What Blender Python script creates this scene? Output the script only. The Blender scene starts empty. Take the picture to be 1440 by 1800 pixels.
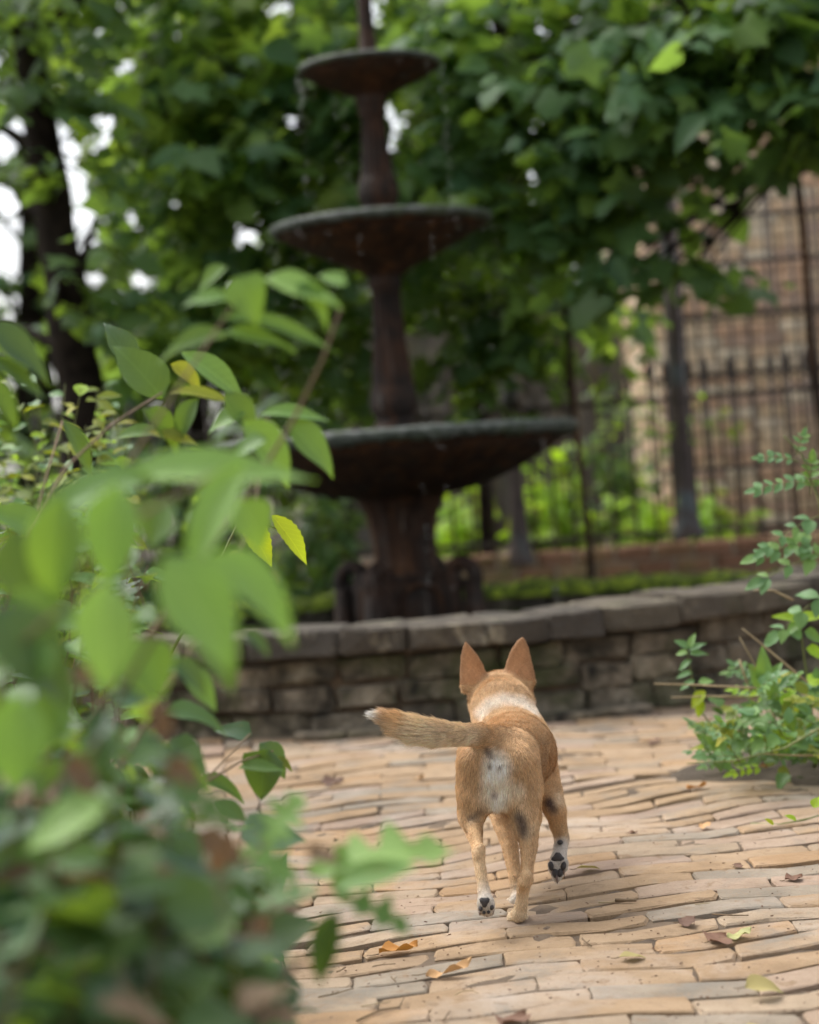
import bpy, bmesh, math, random
import numpy as np
from mathutils import Matrix, Vector, Euler

random.seed(7)
RNG = np.random.default_rng(7)
R = math.radians
SC = bpy.context.scene
COL = SC.collection

# ------------------------------------------------------------------ camera
FPX = 3500.0                      # focal length in pixels of the 1440 px wide photograph
CAM_H = 0.80
cam_data = bpy.data.cameras.new('camera')
cam = bpy.data.objects.new('camera', cam_data)
COL.objects.link(cam)
cam_data.sensor_fit = 'HORIZONTAL'
cam_data.sensor_width = 24.0
cam_data.lens = 24.0 * FPX / 1440.0
cam_data.clip_start = 0.05
cam_data.clip_end = 2000
PITCH, ROLL = R(-0.82), R(-4.2)
CAM_M = Euler((R(90) + PITCH, 0, 0)).to_matrix() @ Matrix.Rotation(ROLL, 3, 'Z')
cam.matrix_world = Matrix.Translation((0, 0, CAM_H)) @ CAM_M.to_4x4()
cam_data.dof.use_dof = True
cam_data.dof.focus_distance = 3.62
cam_data.dof.aperture_fstop = 2.05
cam_data.dof.aperture_blades = 0
SC.camera = cam

# ------------------------------------------------------------------ sky and sun
SUN_EL, SUN_AZ = R(56), R(-55)     # azimuth measured from +Y (ahead) towards +X
world = bpy.data.worlds.new('World')
SC.world = world
world.use_nodes = True
wn = world.node_tree
bg = wn.nodes['Background']
sky = wn.nodes.new('ShaderNodeTexSky')
sky.sky_type = 'NISHITA'
sky.sun_disc = False
sky.sun_elevation = SUN_EL
sky.sun_rotation = SUN_AZ
sky.air_density = 1.0
sky.dust_density = 4.0
sky.ozone_density = 1.0
hs = wn.nodes.new('ShaderNodeHueSaturation')        # thin bright overcast: the blue is washed out
hs.inputs['Saturation'].default_value = 0.25
hs.inputs['Value'].default_value = 1.25
wn.links.new(sky.outputs[0], hs.inputs['Color'])
wn.links.new(hs.outputs[0], bg.inputs[0])
bg.inputs[1].default_value = 0.15
sun_data = bpy.data.lights.new('sun', 'SUN')
sun_data.energy = 1.1
sun_data.angle = R(40)
sun_data.color = (1.0, 0.95, 0.86)
sun = bpy.data.objects.new('sun', sun_data)
COL.objects.link(sun)
sd = Vector((math.sin(SUN_AZ) * math.cos(SUN_EL), math.cos(SUN_AZ) * math.cos(SUN_EL), math.sin(SUN_EL)))
sun.rotation_euler = sd.to_track_quat('Z', 'Y').to_euler()
sun.location = (0, 0, 12)

SC.view_settings.view_transform = 'Standard'
SC.view_settings.look = 'None'
SC.view_settings.gamma = 1.0
SC.view_settings.exposure = 0.9
SC.view_settings.use_curve_mapping = False
SC.render.engine = 'CYCLES'
SC.cycles.use_denoising = True
SC.cycles.max_bounces = 6
SC.cycles.diffuse_bounces = 4
SC.cycles.glossy_bounces = 2
SC.cycles.transmission_bounces = 4
SC.cycles.transparent_max_bounces = 4
SC.cycles.sample_clamp_indirect = 4.0
SC.cycles.caustics_reflective = False
SC.cycles.caustics_refractive = False

# ------------------------------------------------------------------ measuring helpers
def ray(x, y):
    return CAM_M @ Vector(((x - 720) / FPX, -(y - 900) / FPX, -1.0))
def at(x, y, D):
    """point D metres ahead of the camera that photograph pixel (x, y) looks at"""
    d = ray(x, y)
    return Vector((0, 0, CAM_H)) + d * (D / d.y)
def on_ground(x, y, z=0.0):
    d = ray(x, y)
    return Vector((0, 0, CAM_H)) + d * ((z - CAM_H) / d.z)
CAM_INV = CAM_M.transposed()
CI = np.array(CAM_INV)
def project(P):
    """world points (n,3) -> photograph pixels (n,2) and depth"""
    q = (np.asarray(P, float) - np.array((0, 0, CAM_H))) @ CI.T
    dep = np.maximum(-q[:, 2], 1e-3)
    return np.stack([720 + FPX * q[:, 0] / dep, 900 - FPX * q[:, 1] / dep], 1), -q[:, 2]
def mpp(D):
    return D / FPX                 # metres per photograph pixel at distance D

# ------------------------------------------------------------------ object helpers
def link(o, parent=None):
    COL.objects.link(o)
    if parent is not None:
        o.parent = parent
    return o
def tag(o, label=None, cat=None, group=None, kind=None):
    if label: o['label'] = label
    if cat: o['category'] = cat
    if group: o['group'] = group
    if kind: o['kind'] = kind
    return o
def thing(name, label, cat, loc=(0, 0, 0), group=None):
    o = bpy.data.objects.new(name, None)
    o.empty_display_size = 0.05
    o.location = loc
    COL.objects.link(o)
    return tag(o, label, cat, group)
def np_mesh(name, V, F, mats=(), midx=None, smooth=True):
    """V (n,3); F (m,3) or (m,4) array, or list of tuples"""
    me = bpy.data.meshes.new(name)
    if isinstance(F, np.ndarray):
        V = np.ascontiguousarray(V, np.float32)
        m, k = F.shape
        me.vertices.add(len(V)); me.vertices.foreach_set('co', V.ravel())
        me.loops.add(m * k); me.loops.foreach_set('vertex_index', np.ascontiguousarray(F, np.int32).ravel())
        me.polygons.add(m)
        me.polygons.foreach_set('loop_start', np.arange(0, m * k, k, dtype=np.int32))
        me.update(calc_edges=True)
    else:
        me.from_pydata([tuple(v) for v in V], [], F)
    for mt in mats:
        me.materials.append(mt)
    if midx is not None:
        me.polygons.foreach_set('material_index', np.ascontiguousarray(midx, np.int32))
    me.polygons.foreach_set('use_smooth', np.full(len(me.polygons), smooth))
    me.update()
    return me
def mobj(name, me, parent=None, M=None):
    """mesh object; M is a world matrix, parents are pure translations"""
    o = bpy.data.objects.new(name, me)
    link(o, parent)
    if M is None:
        M = Matrix.Identity(4)
    if parent is not None:
        off = parent.location.copy()
        if parent.parent is not None:
            off += parent.parent.location
        M = Matrix.Translation(-off) @ M
    o.matrix_basis = M
    return o
class Shape:
    """collects vertices and faces of one mesh"""
    def __init__(self):
        self.v, self.f = [], []
    def add(self, V, F):
        b = len(self.v)
        self.v += [tuple(p) for p in V]
        self.f += [tuple(i + b for i in q) for q in F]
        return self
    def box(self, c, s, M=None):
        x, y, z = (k / 2 for k in s)
        V = [Vector((sx * x, sy * y, sz * z)) for sz in (-1, 1) for sx, sy in ((-1, -1), (1, -1), (1, 1), (-1, 1))]
        if M is not None: V = [M @ p for p in V]
        V = [p + Vector(c) for p in V]
        return self.add(V, [(3, 2, 1, 0), (4, 5, 6, 7), (0, 1, 5, 4), (1, 2, 6, 5), (2, 3, 7, 6), (3, 0, 4, 7)])
    def tube(self, pts, rad, sides=6, cap=True):
        pts = [Vector(p) for p in pts]
        n = len(pts)
        if not hasattr(rad, '__len__'): rad = [rad] * n
        V, F = [], []
        up = None
        for i, p in enumerate(pts):
            t = (pts[min(i + 1, n - 1)] - pts[max(i - 1, 0)])
            t = t.normalized() if t.length > 1e-9 else Vector((0, 0, 1))
            if up is None:
                up = Vector((1, 0, 0)) if abs(t.x) < 0.8 else Vector((0, 1, 0))
            u = (up - t * up.dot(t)).normalized()
            w = t.cross(u)
            up = u
            for k in range(sides):
                a = 2 * math.pi * k / sides
                V.append(p + (u * math.cos(a) + w * math.sin(a)) * rad[i])
        for i in range(n - 1):
            for k in range(sides):
                k2 = (k + 1) % sides
                F.append((i * sides + k, i * sides + k2, (i + 1) * sides + k2, (i + 1) * sides + k))
        if cap:
            F.append(tuple(range(sides))[::-1]); F.append(tuple((n - 1) * sides + k for k in range(sides)))
        return self.add(V, F)
    def lathe(self, prof, seg=48, c=(0, 0, 0), rmod=None, zmod=None):
        """prof = [(r, z)]; rmod(i, angle) multiplies the radius"""
        V, F = [], []
        n = len(prof)
        for i, (r, z) in enumerate(prof):
            for k in range(seg):
                a = 2 * math.pi * k / seg
                rr = r * (rmod(i, a) if rmod else 1)
                zz = z + (zmod(i, a) if zmod else 0)
                V.append((c[0] + rr * math.cos(a), c[1] + rr * math.sin(a), c[2] + zz))
        for i in range(n - 1):
            for k in range(seg):
                k2 = (k + 1) % seg
                F.append((i * seg + k, i * seg + k2, (i + 1) * seg + k2, (i + 1) * seg + k))
        return self.add(V, F)
    def mesh(self, name, mat=None, smooth=True):
        return np_mesh(name, self.v, self.f, [mat] if mat else [], smooth=smooth)
    def build(self, name, mat=None, parent=None, smooth=True):
        return mobj(name, self.mesh(name, mat, smooth), parent)

# ------------------------------------------------------------------ materials
def node(nt, kind, **kw):
    n = nt.nodes.new(kind)
    for k, v in kw.items():
        setattr(n, k, v)
    return n
def ramp(nt, stops, interp='LINEAR'):
    n = nt.nodes.new('ShaderNodeValToRGB')
    cr = n.color_ramp
    cr.interpolation = interp
    while len(cr.elements) < len(stops):
        cr.elements.new(0.5)
    for e, (p, c) in zip(cr.elements, stops):
        e.position = p
        e.color = (*c, 1)
    return n
def piece_random(nt):
    """a random number that differs from piece to piece, joined or separate"""
    g = node(nt, 'ShaderNodeNewGeometry'); oi = node(nt, 'ShaderNodeObjectInfo')
    a = node(nt, 'ShaderNodeMath', operation='ADD'); f = node(nt, 'ShaderNodeMath', operation='FRACT')
    nt.links.new(g.outputs['Random Per Island'], a.inputs[0]); nt.links.new(oi.outputs['Random'], a.inputs[1])
    nt.links.new(a.outputs[0], f.inputs[0])
    return f.outputs[0]
def mixc(nt, fac, a, b, blend='MIX'):
    m = node(nt, 'ShaderNodeMix', data_type='RGBA', blend_type=blend)
    for sock, val in ((m.inputs[0], fac), (m.inputs[6], a), (m.inputs[7], b)):
        if isinstance(val, bpy.types.NodeSocket): nt.links.new(val, sock)
        elif isinstance(val, (int, float)): sock.default_value = val
        else: sock.default_value = (*val, 1)
    return m.outputs[2]
def noise(nt, scale, detail=6, rough=0.6, coords=None, dist=0.0):
    n = node(nt, 'ShaderNodeTexNoise')
    n.inputs['Scale'].default_value = scale
    n.inputs['Detail'].default_value = detail
    n.inputs['Roughness'].default_value = rough
    n.inputs['Distortion'].default_value = dist
    if coords is not None: nt.links.new(coords, n.inputs['Vector'])
    return n
def new_mat(name):
    m = bpy.data.materials.new(name)
    m.use_nodes = True
    nt = m.node_tree
    return m, nt, nt.nodes['Principled BSDF']
def world_pos(nt):
    return node(nt, 'ShaderNodeNewGeometry').outputs['Position']
def surf(name, stops, scale=8, rough=0.8, bump=0.3, bscale=None, bdist=0.01, pieces=None, piece_mix=0.7,
         speck=None, metallic=0.0, spec=0.4, stain=None, streak=None):
    """noise-coloured solid surface. pieces: palette picked per piece; stain=(colour, scale, lo, hi)"""
    m, nt, bs = new_mat(name)
    pos = world_pos(nt)
    n = noise(nt, scale, 7, 0.62, pos)
    rp = ramp(nt, stops)
    nt.links.new(n.outputs['Fac'], rp.inputs[0])
    col = rp.outputs[0]
    if pieces:
        pr = piece_random(nt)
        k = len(pieces)
        pp = ramp(nt, [(i / k, c) for i, c in enumerate(pieces)], 'CONSTANT')
        nt.links.new(pr, pp.inputs[0])
        col = mixc(nt, piece_mix, col, pp.outputs[0])
        col = mixc(nt, 0.55, col, mixc(nt, n.outputs['Fac'], (0.45, 0.45, 0.45), (1.5, 1.5, 1.5)), 'MULTIPLY')
    if stain:
        for sc_, ss, lo, hi in (stain if isinstance(stain, list) else [stain]):
            sn = noise(nt, ss, 5, 0.65, pos, 0.4)
            mr = node(nt, 'ShaderNodeMapRange'); mr.inputs[1].default_value = lo; mr.inputs[2].default_value = hi
            nt.links.new(sn.outputs['Fac'], mr.inputs[0])
            col = mixc(nt, mr.outputs[0], col, sc_)
    if streak:                                 # lime and rust runs, drawn out downwards
        mp = node(nt, 'ShaderNodeMapping'); mp.inputs['Scale'].default_value = (1, 1, 0.07)
        nt.links.new(pos, mp.inputs[0])
        for sc_, ss, lo, hi in streak:
            sn = noise(nt, ss, 4, 0.6, mp.outputs[0])
            mr = node(nt, 'ShaderNodeMapRange'); mr.inputs[1].default_value = lo; mr.inputs[2].default_value = hi
            nt.links.new(sn.outputs['Fac'], mr.inputs[0])
            col = mixc(nt, mr.outputs[0], col, sc_)
    if speck:
        v = noise(nt, speck[1], 2, 0.5, pos)
        mr = node(nt, 'ShaderNodeMapRange'); mr.inputs[1].default_value = 0.60; mr.inputs[2].default_value = 0.72
        nt.links.new(v.outputs['Fac'], mr.inputs[0])
        col = mixc(nt, mr.outputs[0], col, speck[0])
    nt.links.new(col, bs.inputs['Base Color'])
    bs.inputs['Roughness'].default_value = rough
    bs.inputs['Metallic'].default_value = metallic
    bs.inputs['Specular IOR Level'].default_value = spec
    if bump:
        bn = noise(nt, bscale or scale * 5, 8, 0.68, pos)
        b = node(nt, 'ShaderNodeBump'); b.inputs['Strength'].default_value = bump; b.inputs['Distance'].default_value = bdist
        nt.links.new(bn.outputs['Fac'], b.inputs['Height']); nt.links.new(b.outputs[0], bs.inputs['Normal'])
    return m
def leaf_mat(name, pal, trans=0.38, tcol=None, rough=0.55, spec=0.4, veins=True):
    """pal: list of leaf colours, picked per leaf"""
    m, nt, bs = new_mat(name)
    pr = piece_random(nt)
    k = len(pal)
    pp = ramp(nt, [((i + 0.5) / k, c) for i, c in enumerate(pal)])
    nt.links.new(pr, pp.inputs[0])
    n = noise(nt, 14, 4, 0.6, world_pos(nt))
    col = mixc(nt, 0.5, pp.outputs[0], mixc(nt, n.outputs['Fac'], (0.5, 0.5, 0.5), (1.45, 1.5, 1.3)), 'MULTIPLY')
    # midrib and side veins from the leaf's own coordinates
    at_ = node(nt, 'ShaderNodeAttribute', attribute_name='blade')
    sx = node(nt, 'ShaderNodeSeparateXYZ'); nt.links.new(at_.outputs['Vector'], sx.inputs[0])
    def mth(op, a, b=None):
        q = node(nt, 'ShaderNodeMath', operation=op)
        for s_, v_ in zip(q.inputs, (a, b)):
            if isinstance(v_, bpy.types.NodeSocket): nt.links.new(v_, s_)
            elif v_ is not None: s_.default_value = v_
        return q.outputs[0]
    ax_ = mth('ABSOLUTE', sx.outputs[0])
    rib = mth('LESS_THAN', ax_, 0.011)
    side = mth('LESS_THAN', mth('FRACT', mth('MULTIPLY', mth('SUBTRACT', sx.outputs[1], mth('MULTIPLY', ax_, 0.9)), 8.5)), 0.09)
    vein = mth('MAXIMUM', rib, mth('MULTIPLY', side, 0.6))
    col = mixc(nt, mth('MULTIPLY', vein, 0.45), col, mixc(nt, 1.0, col, (2.3, 2.0, 2.0), 'MULTIPLY'))
    # blotches and a few scorched spots
    sp = noise(nt, 38, 3, 0.6, world_pos(nt))
    mr = node(nt, 'ShaderNodeMapRange'); mr.inputs[1].default_value = 0.66; mr.inputs[2].default_value = 0.74
    nt.links.new(sp.outputs['Fac'], mr.inputs[0])
    col = mixc(nt, mth('MULTIPLY', mr.outputs[0], 0.55), col, (0.16, 0.13, 0.04))
    nt.links.new(col, bs.inputs['Base Color'])
    bs.inputs['Roughness'].default_value = rough
    bs.inputs['Specular IOR Level'].default_value = spec
    tr = node(nt, 'ShaderNodeBsdfTranslucent')
    tcl = mixc(nt, 0.75, col, tcol or (0.28, 0.42, 0.02))
    nt.links.new(tcl, tr.inputs['Color'])
    mx = node(nt, 'ShaderNodeMixShader'); mx.inputs[0].default_value = trans
    nt.links.new(bs.outputs[0], mx.inputs[1]); nt.links.new(tr.outputs[0], mx.inputs[2])
    out = nt.nodes['Material Output']
    nt.links.new(mx.outputs[0], out.inputs[0])
    bn = noise(nt, 60, 4, 0.6, world_pos(nt))
    b = node(nt, 'ShaderNodeBump'); b.inputs['Strength'].default_value = 0.25; b.inputs['Distance'].default_value = 0.004
    nt.links.new(bn.outputs['Fac'], b.inputs['Height']); nt.links.new(b.outputs[0], bs.inputs['Normal'])
    return m

MAT = {}
MAT['soil'] = surf('soil', [(0.3, (0.035, 0.026, 0.018)), (0.7, (0.10, 0.075, 0.05))], 6, 0.95, 0.8, 40, 0.02)
MAT['mortar'] = surf('mortar', [(0.3, (0.06, 0.042, 0.028)), (0.7, (0.17, 0.12, 0.078))], 12, 0.95, 0.7, 90, 0.006)
MAT['paver'] = surf('paver', [(0.25, (0.165, 0.108, 0.062)), (0.5, (0.285, 0.195, 0.115)), (0.75, (0.41, 0.31, 0.215))], 7, 0.85, 0.7, 120, 0.006,
    pieces=[(0.32, 0.215, 0.122), (0.29, 0.19, 0.105), (0.345, 0.245, 0.155), (0.31, 0.225, 0.18), (0.345, 0.227, 0.125), (0.22, 0.205, 0.172), (0.36, 0.22, 0.11), (0.32, 0.24, 0.185), (0.325, 0.225, 0.135), (0.33, 0.26, 0.185)],
    piece_mix=0.6, speck=((0.26, 0.18, 0.115), 210), spec=0.3,
    stain=[((0.38, 0.32, 0.265), 2.6, 0.52, 0.74), ((0.19, 0.17, 0.14), 4.3, 0.54, 0.72), ((0.22, 0.145, 0.085), 26, 0.56, 0.72)])
MAT['wall_stone'] = surf('wall_stone', [(0.32, (0.065, 0.052, 0.036)), (0.52, (0.26, 0.215, 0.155)), (0.72, (0.54, 0.47, 0.36))], 14, 0.9, 1.0, 40, 0.035,
    pieces=[(0.34, 0.275, 0.195), (0.24, 0.195, 0.14), (0.43, 0.355, 0.25), (0.19, 0.155, 0.11), (0.28, 0.235, 0.155)], piece_mix=0.5,
    stain=[((0.025, 0.022, 0.016), 6.0, 0.46, 0.66), ((0.055, 0.07, 0.015), 2.6, 0.50, 0.68)])
MAT['coping'] = surf('coping', [(0.3, (0.05, 0.042, 0.032)), (0.55, (0.13, 0.107, 0.08)), (0.8, (0.34, 0.29, 0.20))], 9, 0.88, 1.0, 40, 0.03,
    pieces=[(0.085, 0.070, 0.054), (0.12, 0.098, 0.072), (0.07, 0.060, 0.050), (0.15, 0.125, 0.088)], piece_mix=0.6,
    stain=[((0.36, 0.31, 0.22), 6.5, 0.57, 0.68), ((0.08, 0.09, 0.03), 3.5, 0.58, 0.76)])
MAT['iron'] = surf('rusty_iron', [(0.3, (0.008, 0.006, 0.005)), (0.55, (0.022, 0.014, 0.010)), (0.8, (0.055, 0.030, 0.018))], 9, 0.65, 0.8, 45, 0.012, spec=0.22, streak=[((0.15, 0.14, 0.125), 26, 0.60, 0.78), ((0.085, 0.036, 0.016), 17, 0.55, 0.72)],
    stain=[((0.09, 0.085, 0.08), 9, 0.62, 0.80), ((0.060, 0.027, 0.014), 5, 0.48, 0.70)])
MAT['iron_rust'] = surf('rust_brown_iron', [(0.3, (0.014, 0.008, 0.006)), (0.55, (0.045, 0.022, 0.012)), (0.8, (0.10, 0.050, 0.025))], 8, 0.7, 0.8, 45, 0.012, spec=0.2, streak=[((0.13, 0.10, 0.075), 30, 0.60, 0.78), ((0.12, 0.052, 0.020), 18, 0.52, 0.70)],
    stain=((0.03, 0.024, 0.02), 6, 0.5, 0.7))
MAT['rim'] = surf('lime_crust', [(0.3, (0.02, 0.026, 0.020)), (0.5, (0.06, 0.075, 0.058)), (0.75, (0.20, 0.21, 0.20))], 24, 0.4, 0.9, 90, 0.01,
    stain=((0.06, 0.085, 0.025), 5, 0.5, 0.68))
MAT['fence_iron'] = surf('fence_iron', [(0.3, (0.022, 0.019, 0.018)), (0.7, (0.075, 0.052, 0.042))], 9, 0.6, 0.3, 50, 0.004)
MAT['post_iron'] = surf('post_iron', [(0.3, (0.05, 0.036, 0.034)), (0.7, (0.12, 0.085, 0.075))], 6, 0.6, 0.3, 40, 0.004, stain=((0.10, 0.12, 0.13), 2.2, 0.5, 0.62))
MAT['moss'] = surf('moss', [(0.38, (0.018, 0.030, 0.006)), (0.5, (0.14, 0.20, 0.015)), (0.64, (0.40, 0.50, 0.04))], 20, 0.95, 1.0, 120, 0.02)
MAT['house_brick'] = surf('house_brick', [(0.3, (0.36, 0.22, 0.13)), (0.7, (0.60, 0.44, 0.29))], 5, 0.9, 0.5, 60, 0.006,
    pieces=[(0.80, 0.63, 0.42), (0.76, 0.54, 0.34), (0.82, 0.69, 0.50), (0.66, 0.42, 0.27), (0.78, 0.58, 0.36), (0.82, 0.71, 0.52), (0.58, 0.40, 0.29)], piece_mix=0.75)
MAT['house_mortar'] = surf('house_mortar', [(0.3, (0.32, 0.26, 0.19)), (0.7, (0.46, 0.38, 0.28))], 10, 0.95, 0.5)
MAT['plinth_brick'] = surf('plinth_brick', [(0.3, (0.13, 0.075, 0.04)), (0.7, (0.34, 0.21, 0.12))], 6, 0.9, 0.5, 60, 0.006,
    pieces=[(0.28, 0.15, 0.08), (0.36, 0.24, 0.13), (0.22, 0.10, 0.06), (0.40, 0.28, 0.16), (0.30, 0.14, 0.085)], piece_mix=0.7, stain=((0.10, 0.11, 0.03), 3, 0.5, 0.7))
MAT['stucco'] = surf('stucco', [(0.3, (0.075, 0.068, 0.055)), (0.7, (0.14, 0.128, 0.105))], 3, 0.95, 0.4, 40, 0.01, stain=((0.15, 0.15, 0.10), 1.3, 0.5, 0.7))
MAT['bark'] = surf('bark', [(0.3, (0.012, 0.009, 0.007)), (0.7, (0.036, 0.027, 0.019))], 14, 0.95, 1.0, 40, 0.03, spec=0.1)
MAT['twig'] = surf('twig', [(0.3, (0.10, 0.065, 0.035)), (0.7, (0.22, 0.15, 0.085))], 30, 0.8, 0.3)
MAT['green_stem'] = surf('green_stem', [(0.3, (0.10, 0.14, 0.03)), (0.7, (0.20, 0.20, 0.07))], 20, 0.6, 0.1)
MAT['dry_stem'] = surf('dry_stem', [(0.3, (0.26, 0.19, 0.10)), (0.7, (0.42, 0.33, 0.19))], 20, 0.8, 0.1)
# leaves
MAT['leaf_tree'] = leaf_mat('leaf_tree', [(0.06, 0.135, 0.06), (0.085, 0.18, 0.075), (0.115, 0.225, 0.09), (0.065, 0.15, 0.085), (0.14, 0.235, 0.05)], 0.55, (0.30, 0.46, 0.04))
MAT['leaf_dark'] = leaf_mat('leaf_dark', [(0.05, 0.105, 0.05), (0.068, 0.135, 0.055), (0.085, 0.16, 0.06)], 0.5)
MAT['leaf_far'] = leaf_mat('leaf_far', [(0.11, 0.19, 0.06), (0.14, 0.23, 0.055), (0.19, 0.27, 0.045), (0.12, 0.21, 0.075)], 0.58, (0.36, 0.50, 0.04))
MAT['leaf_lime'] = leaf_mat('leaf_lime', [(0.22, 0.38, 0.03), (0.28, 0.46, 0.035), (0.17, 0.30, 0.03), (0.34, 0.50, 0.04)], 0.5, (0.5, 0.75, 0.03))  # lime leaf, lightened so the shaded shrubs behind the fence look lit
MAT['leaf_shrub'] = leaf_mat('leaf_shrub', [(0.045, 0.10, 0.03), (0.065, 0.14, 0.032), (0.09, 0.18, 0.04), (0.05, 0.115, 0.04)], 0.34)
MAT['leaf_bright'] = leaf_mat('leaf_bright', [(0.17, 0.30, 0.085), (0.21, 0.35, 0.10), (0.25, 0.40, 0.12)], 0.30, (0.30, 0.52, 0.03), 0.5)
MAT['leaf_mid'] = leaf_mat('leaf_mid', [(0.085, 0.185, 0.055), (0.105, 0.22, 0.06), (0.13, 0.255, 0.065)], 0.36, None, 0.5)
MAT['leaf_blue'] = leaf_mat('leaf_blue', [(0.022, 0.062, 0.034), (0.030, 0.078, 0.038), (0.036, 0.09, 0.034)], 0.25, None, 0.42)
MAT['leaf_yellow'] = leaf_mat('leaf_yellow', [(0.28, 0.36, 0.02), (0.22, 0.33, 0.02), (0.34, 0.38, 0.02)], 0.5, (0.55, 0.65, 0.02))
MAT['leaf_gold'] = leaf_mat('leaf_gold', [(0.16, 0.20, 0.02), (0.10, 0.16, 0.025), (0.24, 0.27, 0.03), (0.13, 0.20, 0.05), (0.30, 0.30, 0.03)], 0.4, (0.42, 0.46, 0.02))
MAT['leaf_pale'] = leaf_mat('leaf_pale', [(0.10, 0.20, 0.085), (0.13, 0.25, 0.10), (0.085, 0.18, 0.075), (0.17, 0.29, 0.09)], 0.3, (0.22, 0.42, 0.05), 0.5)
MAT['leaf_brown'] = leaf_mat('leaf_brown', [(0.17, 0.115, 0.07), (0.12, 0.08, 0.05), (0.23, 0.16, 0.10)], 0.25, (0.35, 0.17, 0.06), 0.7)
MAT['fall_orange'] = leaf_mat('fall_orange', [(0.30, 0.15, 0.035), (0.26, 0.12, 0.03)], 0.15, (0.45, 0.2, 0.03), 0.7)
MAT['fall_brown'] = leaf_mat('fall_brown', [(0.10, 0.055, 0.035), (0.075, 0.045, 0.032)], 0.1, (0.2, 0.1, 0.04), 0.75)
MAT['fall_tan'] = leaf_mat('fall_tan', [(0.33, 0.21, 0.10), (0.28, 0.19, 0.10)], 0.15, (0.35, 0.2, 0.08), 0.75)
MAT['fall_green'] = leaf_mat('fall_green', [(0.21, 0.22, 0.09), (0.19, 0.20, 0.08)], 0.1, (0.4, 0.45, 0.05), 0.6)
MAT['fall_olive'] = leaf_mat('fall_olive', [(0.22, 0.20, 0.08), (0.25, 0.22, 0.09)], 0.2, (0.4, 0.35, 0.05), 0.6)
# ------------------------------------------------------------------ ground
FX, FY = at(703, 850, 8.6).x, 8.6            # fountain axis
BR = 2.16                                    # outer radius of the basin wall
def bumpy(x, y):
    return 0.007 * math.sin(3.1 * x + 1.3 * y) + 0.006 * math.sin(2.3 * y - 4.7 * x + 1) + 0.0035 * math.sin(9 * x + 7 * y)
S = Shape()
N = 90
xs = [-400, -120, -40] + [-14 + 28 * i / N for i in range(N + 1)] + [40, 120, 400]
ys = [-60, -20, -6] + [-2 + 28 * i / N for i in range(N + 1)] + [40, 120, 600]
V = []
for y in ys:
    for x in xs:
        z = -0.075 + 0.02 * math.sin(x * 1.7) * math.cos(y * 1.3)
        rr = math.hypot(x - FX, y - FY)
        left = -0.62 - 0.03 * (y - 3) - x
        if left > 0 and y < 6: z += min(0.11, left * 0.3)
        if y > 12: z += min(0.3, (y - 12) * 0.1)
        V.append((x, y, z))
W = len(xs)
S.add(V, [(j * W + i, j * W + i + 1, (j + 1) * W + i + 1, (j + 1) * W + i) for j in range(len(ys) - 1) for i in range(W - 1)])
tag(S.build('ground', MAT['soil']), kind='structure')

# ------------------------------------------------------------------ brick pavement, herringbone of old rounded bricks
def brick_mesh(L, Wd, H, name, seed, bev=0.011, jit=0.0035):
    r = random.Random(seed)
    ring = []
    for (x0, y0, x1, y1, n) in ((-1, -1, 1, -1, 3), (1, -1, 1, 1, 2), (1, 1, -1, 1, 3), (-1, 1, -1, -1, 2)):
        for i in range(n):
            t = i / n
            ring.append((x0 + (x1 - x0) * t, y0 + (y1 - y0) * t))
    n = len(ring)
    j = [(r.uniform(-jit, jit), r.uniform(-jit, jit)) for _ in ring]
    V = []
    for lvl in range(3):
        for (cx, cy), (jx, jy) in zip(ring, j):
            corner = abs(cx) > 0.99 and abs(cy) > 0.99
            inset = (0.0, 0.0, bev)[lvl]
            k = 0.004 if corner else 0
            hx, hy = L / 2 - inset - k, Wd / 2 - inset - k
            z = (-H, -bev * 0.6, 0.0)[lvl] + (r.uniform(-0.0015, 0.0015) if lvl else 0)
            V.append((cx * hx + jx, cy * hy + jy, z))
    F = []
    for l in range(2):
        for i in range(n):
            i2 = (i + 1) % n
            F.append((l * n + i, l * n + i2, (l + 1) * n + i2, (l + 1) * n + i))
    V.append((0, 0, r.uniform(-0.001, 0.003)))
    F += [(2 * n + i, 2 * n + (i + 1) % n, 3 * n) for i in range(n)]
    return V, F
def pieces(parent, protos, mat, places, name, rest_name, limit=300, minpx=10, smooth=True):
    """places = [(proto index, world Matrix, size in m)]; the largest in view become parts, the rest one mesh"""
    P = np.array([tuple(m.translation) for _, m, _ in places])
    uv, dep = project(P)
    score = []
    for (k, m, s), (u, v), d in zip(places, uv, dep):
        ok = d > 0.2 and -60 < u < 1500 and -60 < v < 1860
        score.append(s * FPX / d if ok else 0)
    order = sorted(range(len(places)), key=lambda i: -score[i])
    mes = {}
    chosen = [i for i in order[:limit] if score[i] >= minpx]
    for i in chosen:
        k = places[i][0]
        if k not in mes: mes[k] = np_mesh(name, protos[k][0], protos[k][1], [mat], smooth=smooth)
        mobj(name, mes[k], parent, places[i][1])
    cs = set(chosen)
    rest = [i for i in range(len(places)) if i not in cs]
    if rest:
        S = Shape()
        for i in rest:
            v, f = protos[places[i][0]]
            m = places[i][1]
            S.add([m @ Vector(p) for p in v], f)
        o = S.build(rest_name, mat, parent, smooth)
        tag(o, kind='stuff')
    return len(chosen), len(rest)

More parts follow.
